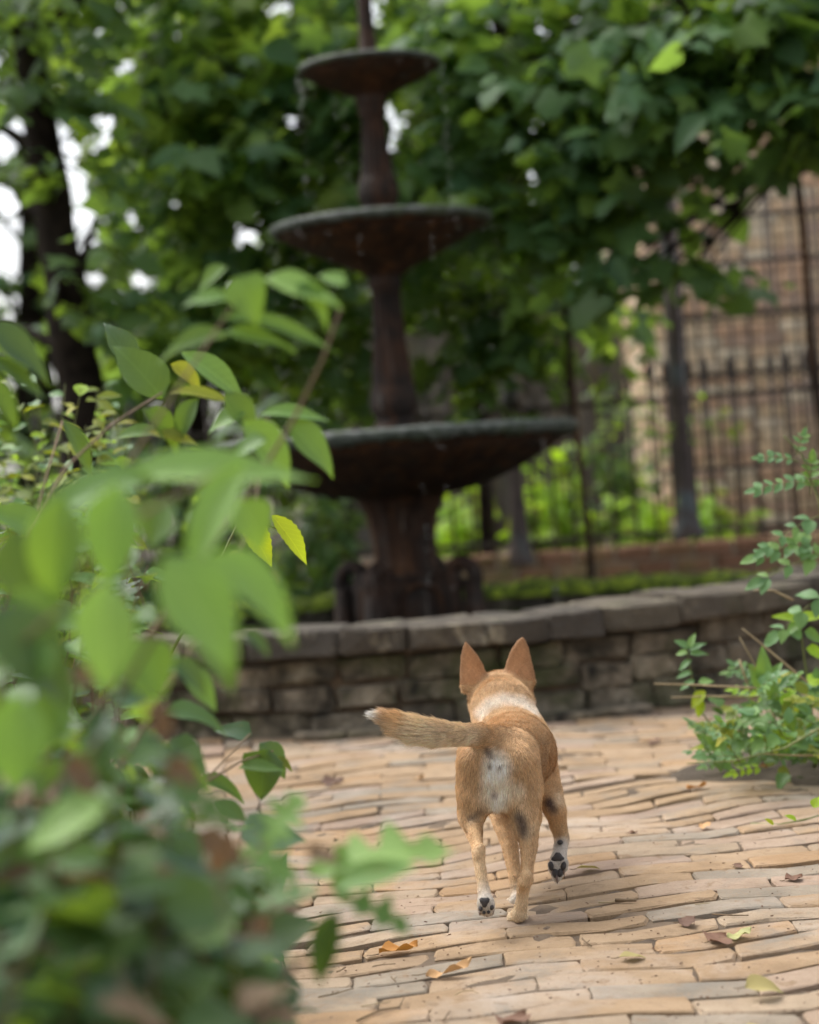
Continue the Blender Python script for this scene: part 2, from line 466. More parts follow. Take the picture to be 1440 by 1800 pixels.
pave = Shape()
PX0, PX1, PY0, PY1 = -1.35, 2.6, 1.2, 6.7
n = 190
V = []
vn = RNG.normal(0, 1, (n + 3, n + 3)); vn = (vn[:-2, :-2] + vn[1:-1, :-2] + vn[:-2, 1:-1] + vn[1:-1, 1:-1] + vn[2:, 1:-1] + vn[1:-1, 2:]) / 6
for j in range(n + 1):
    for i in range(n + 1):
        x, y = PX0 + (PX1 - PX0) * i / n, PY0 + (PY1 - PY0) * j / n
        V.append((x, y, bumpy(x, y) - 0.0066 + 0.0065 * vn[j, i]))      # sand and mortar, here low, there flush
pave.add(V, [(j * (n + 1) + i, j * (n + 1) + i + 1, (j + 1) * (n + 1) + i + 1, (j + 1) * (n + 1) + i) for j in range(n) for i in range(n)])
pavement = pave.build('pavement', MAT['mortar'])
tag(pavement, kind='structure')
BL, BW = 0.255, 0.086
protos = [brick_mesh(BL - g, BW - g, 0.05, 'brick', i, b, 0.004) for i, (g, b) in enumerate([(0.002, 0.003), (0.003, 0.0035), (0.001, 0.003), (0.005, 0.004), (0.002, 0.003), (0.004, 0.0045), (0.002, 0.0035), (0.006, 0.004)])]
pa, pb = on_ground(503, 1745), on_ground(478, 1560)
ldir = Vector((pb.x - pa.x, pb.y - pa.y)).normalized()
lnor = Vector((ldir.y, -ldir.x))             # to the right of the border line
rb = random.Random(3)
places = []
_b = on_ground(1475, 1345); BEDX, BEDY = _b.x, _b.y      # planting pocket of the right-hand plant
PER, UPL, S1, S2 = 0.56, 0.25, 0.47, -0.17    # courses rise for one brick and fall back over the next
def course_shift(x, y):
    """how far the old wavy courses have wandered from a straight line"""
    x = x + 0.42 * y + 0.05 * math.sin(2.1 * y + 0.7 * x) + 0.03 * math.sin(5.3 * y + 1)
    n_, q = divmod(x, PER)
    z = n_ * (S1 * UPL + S2 * (PER - UPL)) + (S1 * q if q < UPL else S1 * UPL + S2 * (q - UPL))
    return z + 0.014 * math.sin(3.7 * x + 2.2 * y)
def soft_shift(x, y):
    return (course_shift(x - 0.028, y) + course_shift(x, y) + course_shift(x + 0.028, y)) / 3
fitted = []
cut = []
def put(cx, cy, a, clip=False):
    tilt = Euler((rb.gauss(0, 0.011), rb.gauss(0, 0.008), a + rb.gauss(0, 0.015)))
    M = Matrix.Translation((cx, cy, bumpy(cx, cy) + rb.gauss(0, 0.0016))) @ tilt.to_matrix().to_4x4()
    places.append((rb.randrange(8), M, BL))
def lay(cx, base, clip):
    """one brick of a wavy course, its edges following the course"""
    v, f = protos[rb.randrange(8)]
    cy = base + soft_shift(cx, base)
    tx, ty, h0 = rb.gauss(0, 0.010), rb.gauss(0, 0.008), rb.gauss(0, 0.0017)
    V = []
    for (x, y, z) in v:
        wx = cx + x
        wy = base + y + soft_shift(wx, base)
        V.append((wx - cx, wy - cy, z + tx * y + ty * x + h0 + bumpy(wx, wy) - bumpy(cx, cy)))
    M = Matrix.Translation((cx, cy, bumpy(cx, cy)))
    if clip: cut.append((len(protos), M))
    else: places.append((len(protos), M, BL))
    protos.append((V, f))
for j in range(-30, 90):
    base = j * BW
    off = (0.5 if j % 2 else 0.0) + rb.uniform(-0.12, 0.12)
    for i in range(-8, 15):
        cx = (i + off) * (BL - 0.0035)
        cy = base + soft_shift(cx, base)
        if not (PX0 < cx < PX1 and PY0 + 0.1 < cy < PY1): continue
        side_ = (Vector((cx, cy)) - Vector((pa.x, pa.y))).dot(lnor)
        if side_ < -0.11: continue
        if math.hypot(cx - FX, cy - FY) < BR - 0.05: continue
        if math.hypot((cx - BEDX) / 0.42, (cy - BEDY) / 0.30) < 1: continue
        lay(cx, base, side_ < 0.14)
# border: bricks laid along the line, then rows of bricks to its left
for row in range(0, 8):
    for k in range(-25, 40):
        c = Vector((pa.x, pa.y)) + ldir * ((k + 0.5 * (row % 2)) * BL) - lnor * (BW / 2 + 0.004 + row * BW)
        if not (PY0 < c.y < PY1): continue
        if math.hypot(c.x - FX, c.y - FY) < BR - 0.05: continue
        if row > 5 and rb.random() < 0.3: continue
        put(c.x, c.y, math.atan2(ldir.y, ldir.x))
for k, M in cut:                              # bricks trimmed along the border line
    bm = bmesh.new()
    v, f = protos[k]
    vs = [bm.verts.new(M @ Vector(p)) for p in v]
    for q in f: bm.faces.new([vs[i] for i in q])
    bmesh.ops.bisect_plane(bm, geom=bm.verts[:] + bm.edges[:] + bm.faces[:], plane_co=(pa.x, pa.y, 0), plane_no=(lnor.x, lnor.y, 0), clear_inner=True)
    if bm.verts:
        me = bpy.data.meshes.new('brick'); bm.to_mesh(me); me.materials.append(MAT['paver'])
        mobj('brick', me, pavement)
    bm.free()
S = Shape()                                    # soil mounded in the pocket
V, F = [], []
for i in range(9):
    for k in range(28):
        a = 2 * math.pi * k / 28; q = i / 8
        V.append((BEDX + math.cos(a) * 0.46 * q * rb.uniform(0.96, 1.04), BEDY + math.sin(a) * 0.34 * q * rb.uniform(0.96, 1.04), 0.022 * (1 - q * q) + rb.uniform(0, 0.008) - (0.02 if i == 8 else 0)))
for i in range(8):
    for k in range(28):
        F.append((i * 28 + k, (i + 1) * 28 + k, (i + 1) * 28 + (k + 1) % 28, i * 28 + (k + 1) % 28))
tag(S.add(V, F).build('soil_bed', MAT['soil']), kind='structure')
print('pavers', pieces(pavement, protos, MAT['paver'], places, 'brick', 'bricks_beyond', 300 - len(cut), 10, False))

# ------------------------------------------------------------------ fountain basin: ring of rough stone with a coping
def rough_block(L, T, H, seed, j=0.012, taper=0.0):
    """rounded rough stone, centred, x = length, y = thickness, z = height"""
    r = random.Random(seed)
    xs_ = [-0.5, -0.42, 0, 0.42, 0.5]
    V, F = [], []
    sec = [(-0.5, -0.40), (-0.5, 0.38), (-0.45, 0.5), (0.45, 0.5), (0.5, 0.38), (0.5, -0.40), (0.45, -0.5), (-0.45, -0.5)]
    for a, x in enumerate(xs_):
        sh = 0.92 if abs(x) > 0.49 else 1.0
        for (y, z) in sec:
            V.append((x * L + r.uniform(-j, j) * 0.6, y * T * sh + r.uniform(-j, j), z * H * sh + r.uniform(-j, j) * 0.5))
    m = len(sec)
    for a in range(len(xs_) - 1):
        for k in range(m):
            k2 = (k + 1) % m
            F.append((a * m + k, (a + 1) * m + k, (a + 1) * m + k2, a * m + k2))
    F.append(tuple(range(m))); F.append(tuple((len(xs_) - 1) * m + k for k in range(m))[::-1])
    return V, F
def crest(t):
    """top height of the wall round the ring; t = angle from the side nearest the camera"""
    c = 0.5 - 0.5 * math.cos(t)
    return 0.345 + 0.06 * max(0.0, math.sin(t)) ** 1.5 * (1 if math.cos(t) > 0 else max(0.0, 1 + 2 * math.cos(t))) - 0.135 * min(1, max(0, (c - 0.30) / 0.45))
basin = thing('basin_wall', 'curved low rough stone basin wall with dark coping stones, round the fountain', 'wall', (FX, FY, 0))
rs = random.Random(11)
S = Shape()                                    # mortar core
seg = 72
V, F = [], []
for k in range(seg):
    t = 2 * math.pi * k / seg
    d = Vector((math.sin(t), -math.cos(t), 0))
    for rad in (BR - 0.035, BR - 0.27):
        for z in (-0.1, crest(t) - 0.06):
            p = Vector((FX, FY, 0)) + d * rad
            V.append((p.x, p.y, z))
for k in range(seg):
    a, b = k * 4, ((k + 1) % seg) * 4
    F += [(a, b, b + 1, a + 1), (a + 3, b + 3, b + 2, a + 2), (a + 1, b + 1, b + 3, a + 3)]
S.add(V, F).build('mortar_core', MAT['mortar'], basin, False)
def arc_block(t, w, rc, T, z0, z1, seed, mat, name, j):
    t = t + math.pi                            # the closing joint lies at the back
    L = rc * w * 0.975
    v, f = rough_block(L, T, (z1 - z0) - 0.006, seed, j)
    V2 = []
    for (x, y, z) in v:                         # bend it round the ring
        tt = t + x / rc
        rad = rc - y
        V2.append((FX + math.sin(tt) * rad, FY - math.cos(tt) * rad, (z0 + z1) / 2 + z))
    c = Vector((FX + math.sin(t) * rc, FY - math.cos(t) * rc, (z0 + z1) / 2))
    me = np_mesh(name, [(p[0] - c.x, p[1] - c.y, p[2] - c.z) for p in V2], f, [mat], smooth=False)
    mobj(name, me, basin, Matrix.Translation(c))
seed = 100
for course in range(3):
    t = rs.uniform(0, 0.1)
    while t < 2 * math.pi - 0.03:
        w = rs.uniform(0.075, 0.165)
        if t + w > 2 * math.pi - 0.04: w = 2 * math.pi - t
        tc = t + w / 2
        h = (crest(tc + math.pi) - 0.090) / 3
        z0 = course * h + rs.uniform(-0.010, 0.010)
        seed += 1
        arc_block(tc, w, BR - 0.15 + rs.uniform(-0.012, 0.014), 0.30, z0 - (0.02 if course == 0 else 0), z0 + h - 0.004, seed, MAT['wall_stone'], 'stone', 0.014)
        t += w
t = 0.03
while t < 2 * math.pi - 0.03:
    w = rs.uniform(0.085, 0.15)
    if t + w > 2 * math.pi - 0.06: w = 2 * math.pi + 0.03 - t
    tc = t + w / 2
    seed += 1
    cz = crest(tc + math.pi)
    arc_block(tc, w * 1.012, BR - 0.125 + rs.uniform(-0.014, 0.014), 0.37, cz - 0.092 + rs.uniform(-0.008, 0.008), cz + rs.uniform(-0.007, 0.007), seed, MAT['coping'], 'coping_stone', 0.011)
    t += w
# moss on the far coping (thick cushions) and streaks at the wall foot
S = Shape()
rs2 = random.Random(5)
def moss_strip(S, t0, t1, r0, r1, zf, n=150, m=8, h=0.05):
    V, F = [], []
    for i in range(n + 1):
        t = t0 + (t1 - t0) * i / n
        hh = h * (0.45 + 0.55 * abs(math.sin(t * 23) * math.cos(t * 11 + 1))) * min(1, 6 * min(i, n - i) / n)
        for k in range(m + 1):
            q = k / m
            rad = r0 + (r1 - r0) * q + rs2.uniform(-0.008, 0.008)
            z = zf(t) + hh * math.sin(math.pi * q) ** 0.6 * rs2.uniform(0.6, 1.1) - (0.035 if k in (0, m) else 0)
            V.append((FX + math.sin(t) * rad, FY - math.cos(t) * rad, z))
    for i in range(n):
        for k in range(m):
            a = i * (m + 1) + k
            F.append((a, a + m + 1, a + m + 2, a + 1))
    S.add(V, F)
moss_strip(S, R(88), R(272), BR - 0.36, BR - 0.10, crest, 420, 9, 0.06)
tag(S.build('moss', MAT['moss'], basin), kind='stuff')
# water inside the basin
S = Shape()
S.lathe([(0.0, 0.13), (0.6, 0.13), (1.2, 0.13), (BR - 0.27, 0.13)], 48, (FX, FY, 0))
m, nt, bs = new_mat('basin_water')
bs.inputs['Base Color'].default_value = (0.012, 0.016, 0.010, 1)
bs.inputs['Roughness'].default_value = 0.06
bn = noise(nt, 9, 3, 0.5, world_pos(nt)); b = node(nt, 'ShaderNodeBump'); b.inputs['Strength'].default_value = 0.3; b.inputs['Distance'].default_value = 0.02
nt.links.new(bn.outputs['Fac'], b.inputs['Height']); nt.links.new(b.outputs[0], bs.inputs['Normal'])
tag(S.build('water', m), kind='structure')

# ------------------------------------------------------------------ three-bowl cast iron fountain
fountain = thing('fountain', 'tall rusty cast iron fountain with three stacked bowls, dripping water', 'fountain', (FX, FY, 0))
FS = mpp(FY)
def fz(y):                                   # photograph row on the axis -> height
    x = 628 + y * 0.0644
    return at(x, y, FY).z
def prof(pts):
    return [(r * FS, fz(y)) for r, y in pts]
FC = (FX, FY, 0)
def flute(nf, depth, rows):
    return lambda i, a: 1 - (depth * (0.5 - 0.5 * math.cos(nf * a)) if rows[0] <= i <= rows[1] else 0)
def bowl(R_px, y_rim, under, depth_px, nf, rim_px, label):
    """under: [(r px, row)] from the neck out to the rim, seen from below"""
    S = Shape()
    pr = prof(under) + prof([(R_px * 0.985, y_rim + rim_px * 0.2), (R_px * 0.93, y_rim), (R_px * 0.6, y_rim + depth_px * 0.7), (R_px * 0.12, y_rim + depth_px)])
    k = len(under)
    S.lathe(pr, 96, FC, lambda i, a: 1 + (0.028 * abs(math.cos(nf * a / 2)) if 1 <= i < k - 1 else 0))
    b = S.build('bowl', MAT['iron_rust'], fountain)
    tag(b, label)
    S = Shape()                               # crusty lip with hanging drips
    rr = random.Random(int(R_px))
    ph = [rr.uniform(0, 6.28) for _ in range(8)]
    def lump(i, a):
        s = sum(math.sin((17 + 9 * q) * a + ph[q]) for q in range(6)) / 6
        return 1 + 0.012 * s
    def drip(i, a):
        s = abs(sum(math.sin((23 + 13 * q) * a + ph[q]) for q in range(4)) / 4)
        return (-rim_px * 0.55 * s if i in (0, 1) else rim_px * 0.16 * s) * FS
    S.lathe(prof([(R_px * 0.955, y_rim + rim_px * 0.75), (R_px * 1.0, y_rim + rim_px * 0.62), (R_px * 1.022, y_rim + rim_px * 0.1),
                  (R_px * 1.005, y_rim - rim_px * 0.35), (R_px * 0.93, y_rim - rim_px * 0.3), (R_px * 0.90, y_rim + rim_px * 0.3)]), 240, FC, lump, drip)
    tag(mobj('rim', S.mesh('rim', MAT['rim']), b, None))
    S = Shape()
    S.lathe([(0.001, fz(y_rim + rim_px * 0.35)), (R_px * 0.92 * FS, fz(y_rim + rim_px * 0.35))], 48, FC)
    mobj('water_film', S.mesh('water_film', m), b, None)
    return b
# rows are taken on the fountain axis
bowl(124, 118, [(25, 176), (29, 171), (44, 163), (70, 151), (98, 138), (121, 124)], 24, 24, 8, 'smallest, topmost bowl')
bowl(192, 396, [(35, 486), (40, 479), (62, 468), (100, 450), (146, 427), (188, 404)], 36, 32, 12, 'middle bowl')
bowl(314, 768, [(80, 874), (118, 869), (165, 855), (210, 836), (258, 810), (310, 780)], 52, 40, 18, 'largest, lowest bowl')
S = Shape()
S.lathe(prof([(0.5, -60), (8, -58), (13, -40), (13, 30), (14, 60), (16, 88), (22, 100), (26, 112), (30, 122)]), 32, FC)
S.build('spout', MAT['iron'], fountain)
S = Shape()
pr = [(25, 166), (28, 172), (30, 178), (26, 184), (24, 192), (26, 200), (22, 206), (21, 214), (22.5, 240), (24.5, 266), (27, 290), (29, 308), (33, 318), (36, 332), (37, 344), (34, 356), (29, 362), (36, 372), (40, 392)]
S.lathe(prof(pr), 96, FC, flute(14, 0.13, (7, 11)))
S.build('upper_column', MAT['iron'], fountain)
S = Shape()
pr = [(35, 474), (32, 482), (28, 490), (31, 498), (29, 506), (25, 514), (26, 540), (28, 580), (31, 620), (34, 655), (37, 678), (41, 694), (43, 708), (41, 724), (35, 734), (33, 742), (44, 752), (60, 770)]
S.lathe(prof(pr), 96, FC, flute(14, 0.13, (5, 10)))
S.build('lower_column', MAT['iron'], fountain)
S = Shape()
pr = [(84, 862), (82, 872), (72, 888), (64, 905), (58, 930), (54, 958), (55, 985), (60, 1005), (66, 1020)]
S.lathe(prof(pr), 96, FC, flute(12, 0.09, (2, 7)))
S.build('pedestal', MAT['iron_rust'], fountain)
# square base with arched panels, and scrolled feet on its corners
zb0, zb1 = 0.08, fz(1015)
S = Shape()
M45 = Matrix.Rotation(R(18), 3, 'Z')
hw = 70 * FS
S.box((FX, FY, (zb0 + zb1) / 2), (2 * hw, 2 * hw, zb1 - zb0), M45)
S.box((FX, FY, zb1 + 0.008), (2 * hw + 0.03, 2 * hw + 0.03, 0.016), M45)
base = S.build('base', MAT['iron'], fountain, False)
for q in range(4):                           # raised arch on each face
    Mq = Matrix.Rotation(R(18 + 90 * q), 3, 'Z')
    pts = []
    for k in range(13):
        a = math.pi * k / 12
        pts.append((0.085 * math.cos(a), -hw - 0.004, zb1 - 0.10 + 0.07 * math.sin(a)))
    pts = [(0.085, -hw - 0.004, zb0 + 0.02)] + pts + [(-0.085, -hw - 0.004, zb0 + 0.02)]
    pts = [Mq @ Vector(p) + Vector((FX, FY, 0)) for p in pts]
    T = Shape().tube(pts, 0.014, 6)
    mobj('arch', T.mesh('arch', MAT['iron_rust']), base, None)
for q in range(4):
    Mq = Matrix.Rotation(R(18 + 45 + 90 * q), 3, 'Z')
    S = Shape()
    pts, rad = [], []
    for k in range(26):                      # volute: a spiral curling outwards at the top of the foot
        f_ = k / 25
        a = -0.6 + f_ * 2.0 * math.pi
        rr = 0.075 * (1 - 0.62 * f_)
        pts.append((hw * 1.28 + 0.035 - rr * math.cos(a) * -1, 0, fz(1000) - 0.045 + rr * math.sin(a)))
        rad.append(0.036 - 0.012 * f_)
    stem = [(hw * 1.30 + 0.075, 0, zb0 - 0.02), (hw * 1.30 + 0.095, 0, zb0 + 0.06), (hw * 1.30 + 0.09, 0, fz(1000) - 0.09)]
    pts = [Mq @ Vector(p) + Vector((FX, FY, 0)) for p in stem + pts]
    S.tube(pts, [0.055, 0.05, 0.042] + rad, 10)
    web = [(hw * 1.0, 0, zb0), (hw * 1.45, 0, zb0), (hw * 1.45, 0, fz(1008)), (hw * 1.0, 0, fz(1000))]
    Vw = [Mq @ Vector((p[0], s * 0.03, p[2])) + Vector((FX, FY, 0)) for s in (-1, 1) for p in web]
    S.add(Vw, [(0, 1, 2, 3), (7, 6, 5, 4), (0, 4, 5, 1), (1, 5, 6, 2), (2, 6, 7, 3), (3, 7, 4, 0)])
    S.build('scroll_foot', MAT['iron'], fountain)
# falling water: drops strung below the bowl rims
m, nt, bs = new_mat('water_drop')
bs.inputs['Base Color'].default_value = (1, 1, 1, 1)
bs.inputs['Roughness'].default_value = 0.02
bs.inputs['IOR'].default_value = 1.33
bs.inputs['Transmission Weight'].default_value = 1.0
S = Shape()
rd = random.Random(21)
def drop(S, c, r, stretch):
    V = [(0, 0, r * stretch), (0, 0, -r * stretch * 0.8)]
    for k in range(6):
        a = k * math.pi / 3
        V.append((r * math.cos(a), r * math.sin(a), 0))
    S.add([(c[0] + x, c[1] + y, c[2] + z) for x, y, z in V], [(0, 2 + k, 2 + (k + 1) % 6) for k in range(6)] + [(1, 2 + (k + 1) % 6, 2 + k) for k in range(6)])
for R_px, y0, y1, nst in ((126, 130, 380, 22), (196, 412, 750, 34), (318, 790, 1090, 30)):
    for s in range(nst):
        a = rd.uniform(0, 2 * math.pi)
        rad = R_px * FS * rd.uniform(1.0, 1.03)
        z0, z1 = fz(y0), fz(y1)
        for k in range(rd.randrange(4, 14)):
            q = rd.random() ** 1.3
            drop(S, (FX + math.cos(a) * rad + rd.gauss(0, 0.006), FY + math.sin(a) * rad + rd.gauss(0, 0.006), z0 + (z1 - z0) * q), rd.uniform(0.0025, 0.0055), rd.uniform(1.0, 1.8))
tag(S.build('water_drops', m), 'scattered clear drops of water falling from the fountain bowls', 'water', kind='stuff')
# ------------------------------------------------------------------ fence plinth of brick
def yaw_frame(p, q):
    d = (Vector(q) - Vector(p)); d.z = 0
    L = d.length; d.normalize()
    return Vector(p), d, Vector((-d.y, d.x, 0)), L
F0, F1 = Vector((-3.2, 12.1, 0)), Vector((4.6, 11.2, 0))
fo, fd, fn, fl = yaw_frame(F0, F1)
FROT = math.atan2(fd.y, fd.x)
PT = 0.335                                    # plinth top
plinth = thing('brick_plinth', 'low weathered red brown brick plinth under the iron fence', 'wall', tuple((F0 + F1) / 2))
S = Shape()
c = (F0 + F1) / 2
S.box((c.x, c.y, PT / 2 - 0.06), (fl, 0.27, PT + 0.1), Matrix.Rotation(FROT, 3, 'Z'))
S.build('mortar_core', MAT['house_mortar'], plinth, False)
pb_ = [brick_mesh(0.215, 0.30, 0.074, 'brick', 40 + i, 0.006, 0.003) for i in range(4)]
pl = []
rb = random.Random(9)
for course in range(5):
    z = PT + 0.008 - course * 0.085
    k = 0
    s = (0.11 if course % 2 else 0.0)
    while s < fl:
        p = F0 + fd * s
        M = Matrix.Translation((p.x, p.y, z + rb.gauss(0, 0.002))) @ Matrix.Rotation(FROT + rb.gauss(0, 0.01), 4, 'Z')
        pl.append((rb.randrange(4), M, 0.2)); s += 0.226
print('plinth', pieces(plinth, pb_, MAT['plinth_brick'], pl, 'brick', 'bricks_beyond', 200))

# ------------------------------------------------------------------ spear-topped iron fence on the plinth
def iron_fence(name, label, P0, P1, z0, z1, spacing, bar_r, rails, spear, mat, group=None):
    o, d, n_, L = yaw_frame(P0, P1)
    rot = math.atan2(d.y, d.x)
    t = thing(name, label, 'fence', tuple((Vector(P0) + Vector(P1)) / 2), group)
    S = Shape()
    S.tube([(0, 0, z0), (0, 0, z1 - (0.16 if spear else 0))], bar_r, 6)
    if spear:
        zt = z1 - 0.16
        S.lathe([(bar_r * 0.9, zt), (bar_r * 2.0, zt + 0.015), (bar_r * 0.9, zt + 0.03), (bar_r * 2.4, zt + 0.075), (bar_r * 1.3, zt + 0.12), (0.001, zt + 0.16)], 6)
    me = S.mesh('bar', mat)
    k = int(L / spacing)
    rr = random.Random(4)
    for i in range(k + 1):
        p = Vector(P0) + d * (i * spacing)
        M = Matrix.Translation((p.x, p.y, 0)) @ Euler((rr.gauss(0, 0.006), rr.gauss(0, 0.008), rot)).to_matrix().to_4x4()
        mobj('bar', me, t, M)
    c = (Vector(P0) + Vector(P1)) / 2
    for z in rails:
        mobj('rail', Shape().box((0, 0, 0), (L, bar_r * 3.2, bar_r * 2.6)).mesh('rail', mat, False), t, Matrix.Translation((c.x, c.y, z)) @ Matrix.Rotation(rot, 4, 'Z'))
    return t
iron_fence('iron_fence', 'low dark iron fence with spear tips standing on the brick plinth', F0 + fd * 1.0, F1, PT, 1.42, 0.118, 0.0105, (PT + 0.07, 1.18), True, MAT['fence_iron'])
# round cast-iron posts with flared feet
def post(px, py_base, py_top, D, r_px, label, flare=2.2):
    b = at(px, py_base, D); tp = at(px, py_top, D)
    z0, z1 = b.z - 0.02, tp.z
    r = r_px * mpp(D)
    t = thing('fence_post', label, 'post', (b.x, b.y, z0), 'cast iron posts at the fence')
    S = Shape()
    S.lathe([(r * flare, z0), (r * flare, z0 + 0.03), (r * flare * 0.8, z0 + 0.07), (r * 1.35, z0 + 0.17), (r * 1.12, z0 + 0.30), (r, z0 + 0.42), (r * 0.92, z1)], 20, (b.x, b.y, 0))
    S.build('shaft', MAT['post_iron'], t)
    S = Shape()
    S.lathe([(r * 0.95, z1 - 0.06), (r * 1.5, z1 - 0.04), (r * 1.5, z1), (r, z1 + 0.02), (r * 1.35, z1 + 0.07), (r * 0.8, z1 + 0.13), (0.001, z1 + 0.15)], 20, (b.x, b.y, 0))
    S.build('finial', MAT['post_iron'], t)
post(1212, 938, 385, 11.25, 12.5, 'tall round iron post with flared foot, before the brick house corner')
post(917, 985, 700, 11.55, 13, 'dark round iron post with flared foot, right of the fountain pedestal', 2.0)
# thin leaning arbour rods
def rod(xb, yb, xt, yt, D, r, label):
    a, b = at(xb, yb, D), at(xt, yt, D)
    S = Shape()
    S.tube([a + (b - a) * (k / 8) + Vector((0.012 * math.sin(k * 1.3), 0, 0)) for k in range(9)], [r * (1 + 0.12 * math.sin(k * 2.1)) for k in range(9)], 8)
    t = thing('arbor_rod', label, 'rod', tuple(a), 'thin rods of the arbor')
    S.build('rod', MAT['iron_rust'], t)
    S2 = Shape()
    S2.lathe([(r * 2.2, -0.02), (r * 2.2, 0.02), (r * 1.2, 0.05)], 10, (a.x, a.y, a.z))
    S2.build('foot', MAT['iron_rust'], t)
rod(1040, 1030, 973, 300, 10.7, 0.019, 'thin rusty rod rising beside the right end of the lowest bowl')
rod(1470, 1000, 1386, 190, 10.2, 0.022, 'thin dark rod in front of the brick house at the right edge')

# ------------------------------------------------------------------ brick house behind the fence, with an iron window grille
HD = 14.6
hx0 = at(1158, 600, HD).x
house = thing('brick_house', 'tan and salmon brick house wall behind the iron fence at right', 'house', (hx0 + 2.5, HD, 0))
S = Shape()
HW, HH = 5.2, 4.6
S.box((hx0 + HW / 2, HD + 2.05, HH / 2 - 0.2), (HW, 4.0, HH))
S.build('wall', MAT['house_mortar'], house, False)
hb = [brick_mesh(0.225, 0.078, 0.06, 'brick', 70 + i, 0.006, 0.003) for i in range(5)]
MX = Matrix.Rotation(R(90), 4, 'X')
pl = []
rb = random.Random(12)
z = -0.1
row = 0
while z < HH - 0.25:
    x = hx0 + (0.06 if row % 2 else 0.115)
    while x < hx0 + HW:
        pl.append((rb.randrange(5), Matrix.Translation((x, HD + 0.045 - 0.004 + rb.gauss(0, 0.003), z)) @ MX @ Matrix.Rotation(rb.gauss(0, 0.006), 4, 'Z') @ Matrix.Translation((0, 0, 0.03)), 0.2))
        x += 0.236
    z += 0.088
    row += 1
z, row = -0.1, 0
MS = Matrix.Rotation(R(-90), 4, 'Z')
while z < HH - 0.25:                           # the side of the house that faces the fountain
    y = HD + (0.17 if row % 2 else 0.29)
    while y < HD + 3.9:
        pl.append((rb.randrange(5), Matrix.Translation((hx0 - 0.006 + rb.gauss(0, 0.003), y, z)) @ MS @ MX, 0.05))
        y += 0.236
    z += 0.088
    row += 1
print('house', pieces(house, hb, MAT['house_brick'], pl, 'brick', 'bricks_beyond', 300))
# tall plain grille standing before the house
G0, G1 = at(1165, 900, 13.2), at(1165, 900, 13.2) + Vector((3.6, -0.2, 0)); G0.z = G1.z = 0
iron_fence('tall_iron_grille', 'tall plain iron bar fence close in front of the brick house', G0, G1, 0.1, 2.55, 0.108, 0.0115, (0.30, 0.75, 1.36, 1.75, 2.10, 2.40), False, MAT['fence_iron'])
# older plastered garden wall further back
GW0, GW1 = at(560, 800, 17.0), at(1130, 800, 17.0)
S = Shape()
gz = at(900, 560, 17).z
t = thing('garden_wall', 'grey beige plastered garden wall behind the iron fence', 'wall', ((GW0.x + GW1.x) / 2, 17, 0))
S.box(((GW0.x + GW1.x) / 2, 17.15, gz / 2 - 0.2), (GW1.x - GW0.x, 0.3, gz + 0.4))
S.build('wall', MAT['stucco'], t, False)
Shape().box(((GW0.x + GW1.x) / 2, 17.15, gz + 0.045), (GW1.x - GW0.x + 0.06, 0.4, 0.09)).build('capping', MAT['coping'], t, False)
for k in range(9):                            # buttress strips
    x = GW0.x + 0.15 + k * (GW1.x - GW0.x - 0.3) / 8
    Shape().box((x, 16.97, gz / 2 - 0.1), (0.16, 0.06, gz + 0.1)).build('pilaster', MAT['stucco'], t, False)
# ------------------------------------------------------------------ leaf shapes: length 1 along +Y, upper side +Z
def strip_leaf(prof, n, cols, fold=0.25, droop=0.15, wave=0.0, seed=0, tipcurl=0.0):
    """prof(t) -> half width; cols = columns across"""
    r = random.Random(seed)
    ph = r.uniform(0, 6)
    V, F = [], []
    for i in range(n + 1):
        t = i / n
        for k in range(cols + 1):
            q = -1 + 2 * k / cols
            w = prof(t, q) if prof.__code__.co_argcount == 2 else prof(t)
            x = q * w
            z = fold * abs(x) - droop * t * t - tipcurl * max(0, t - 0.7) ** 2 * 4 + wave * abs(q) * math.sin(9 * t + ph + (2.2 if q > 0 else 0))
            V.append((x, t, z))
    c = cols + 1
    for i in range(n):
        for k in range(cols):
            a, b, d, e = i * c + k, i * c + k + 1, (i + 1) * c + k + 1, (i + 1) * c + k
            F += [(a, b, d), (a, d, e)]
    return np.array(V), np.array(F, np.int32)
def ovate(w, peak=0.38):
    def f(t):
        if t <= 0: return 0.012
        if t >= 1: return 0.002
        a = (t / peak) if t < peak else 1 - (t - peak) / (1 - peak)
        return w * (math.sin(a * math.pi / 2) ** (0.75 if t < peak else 1.05))
    return f
def heart(w):
    def f(t):
        if t <= 0: return 0.05
        if t >= 1: return 0.003
        return w * (min(1, t / 0.16) ** 0.5) * (1 - max(0, (t - 0.22) / 0.78) ** 1.7)
    return f
def oak(w, lobes=4):
    def f(t):
        b = ovate(w, 0.55)(t)
        return max(0.012, b * (0.70 + 0.42 * math.sin(t * lobes * 2 * math.pi - 1.0)))
    return f
def toothed(w, peak=0.4, teeth=9):
    def f(t):
        return max(0.002, ovate(w, peak)(t) * (1 + 0.09 * (2 * ((t * teeth) % 1) - 1)))
    return f
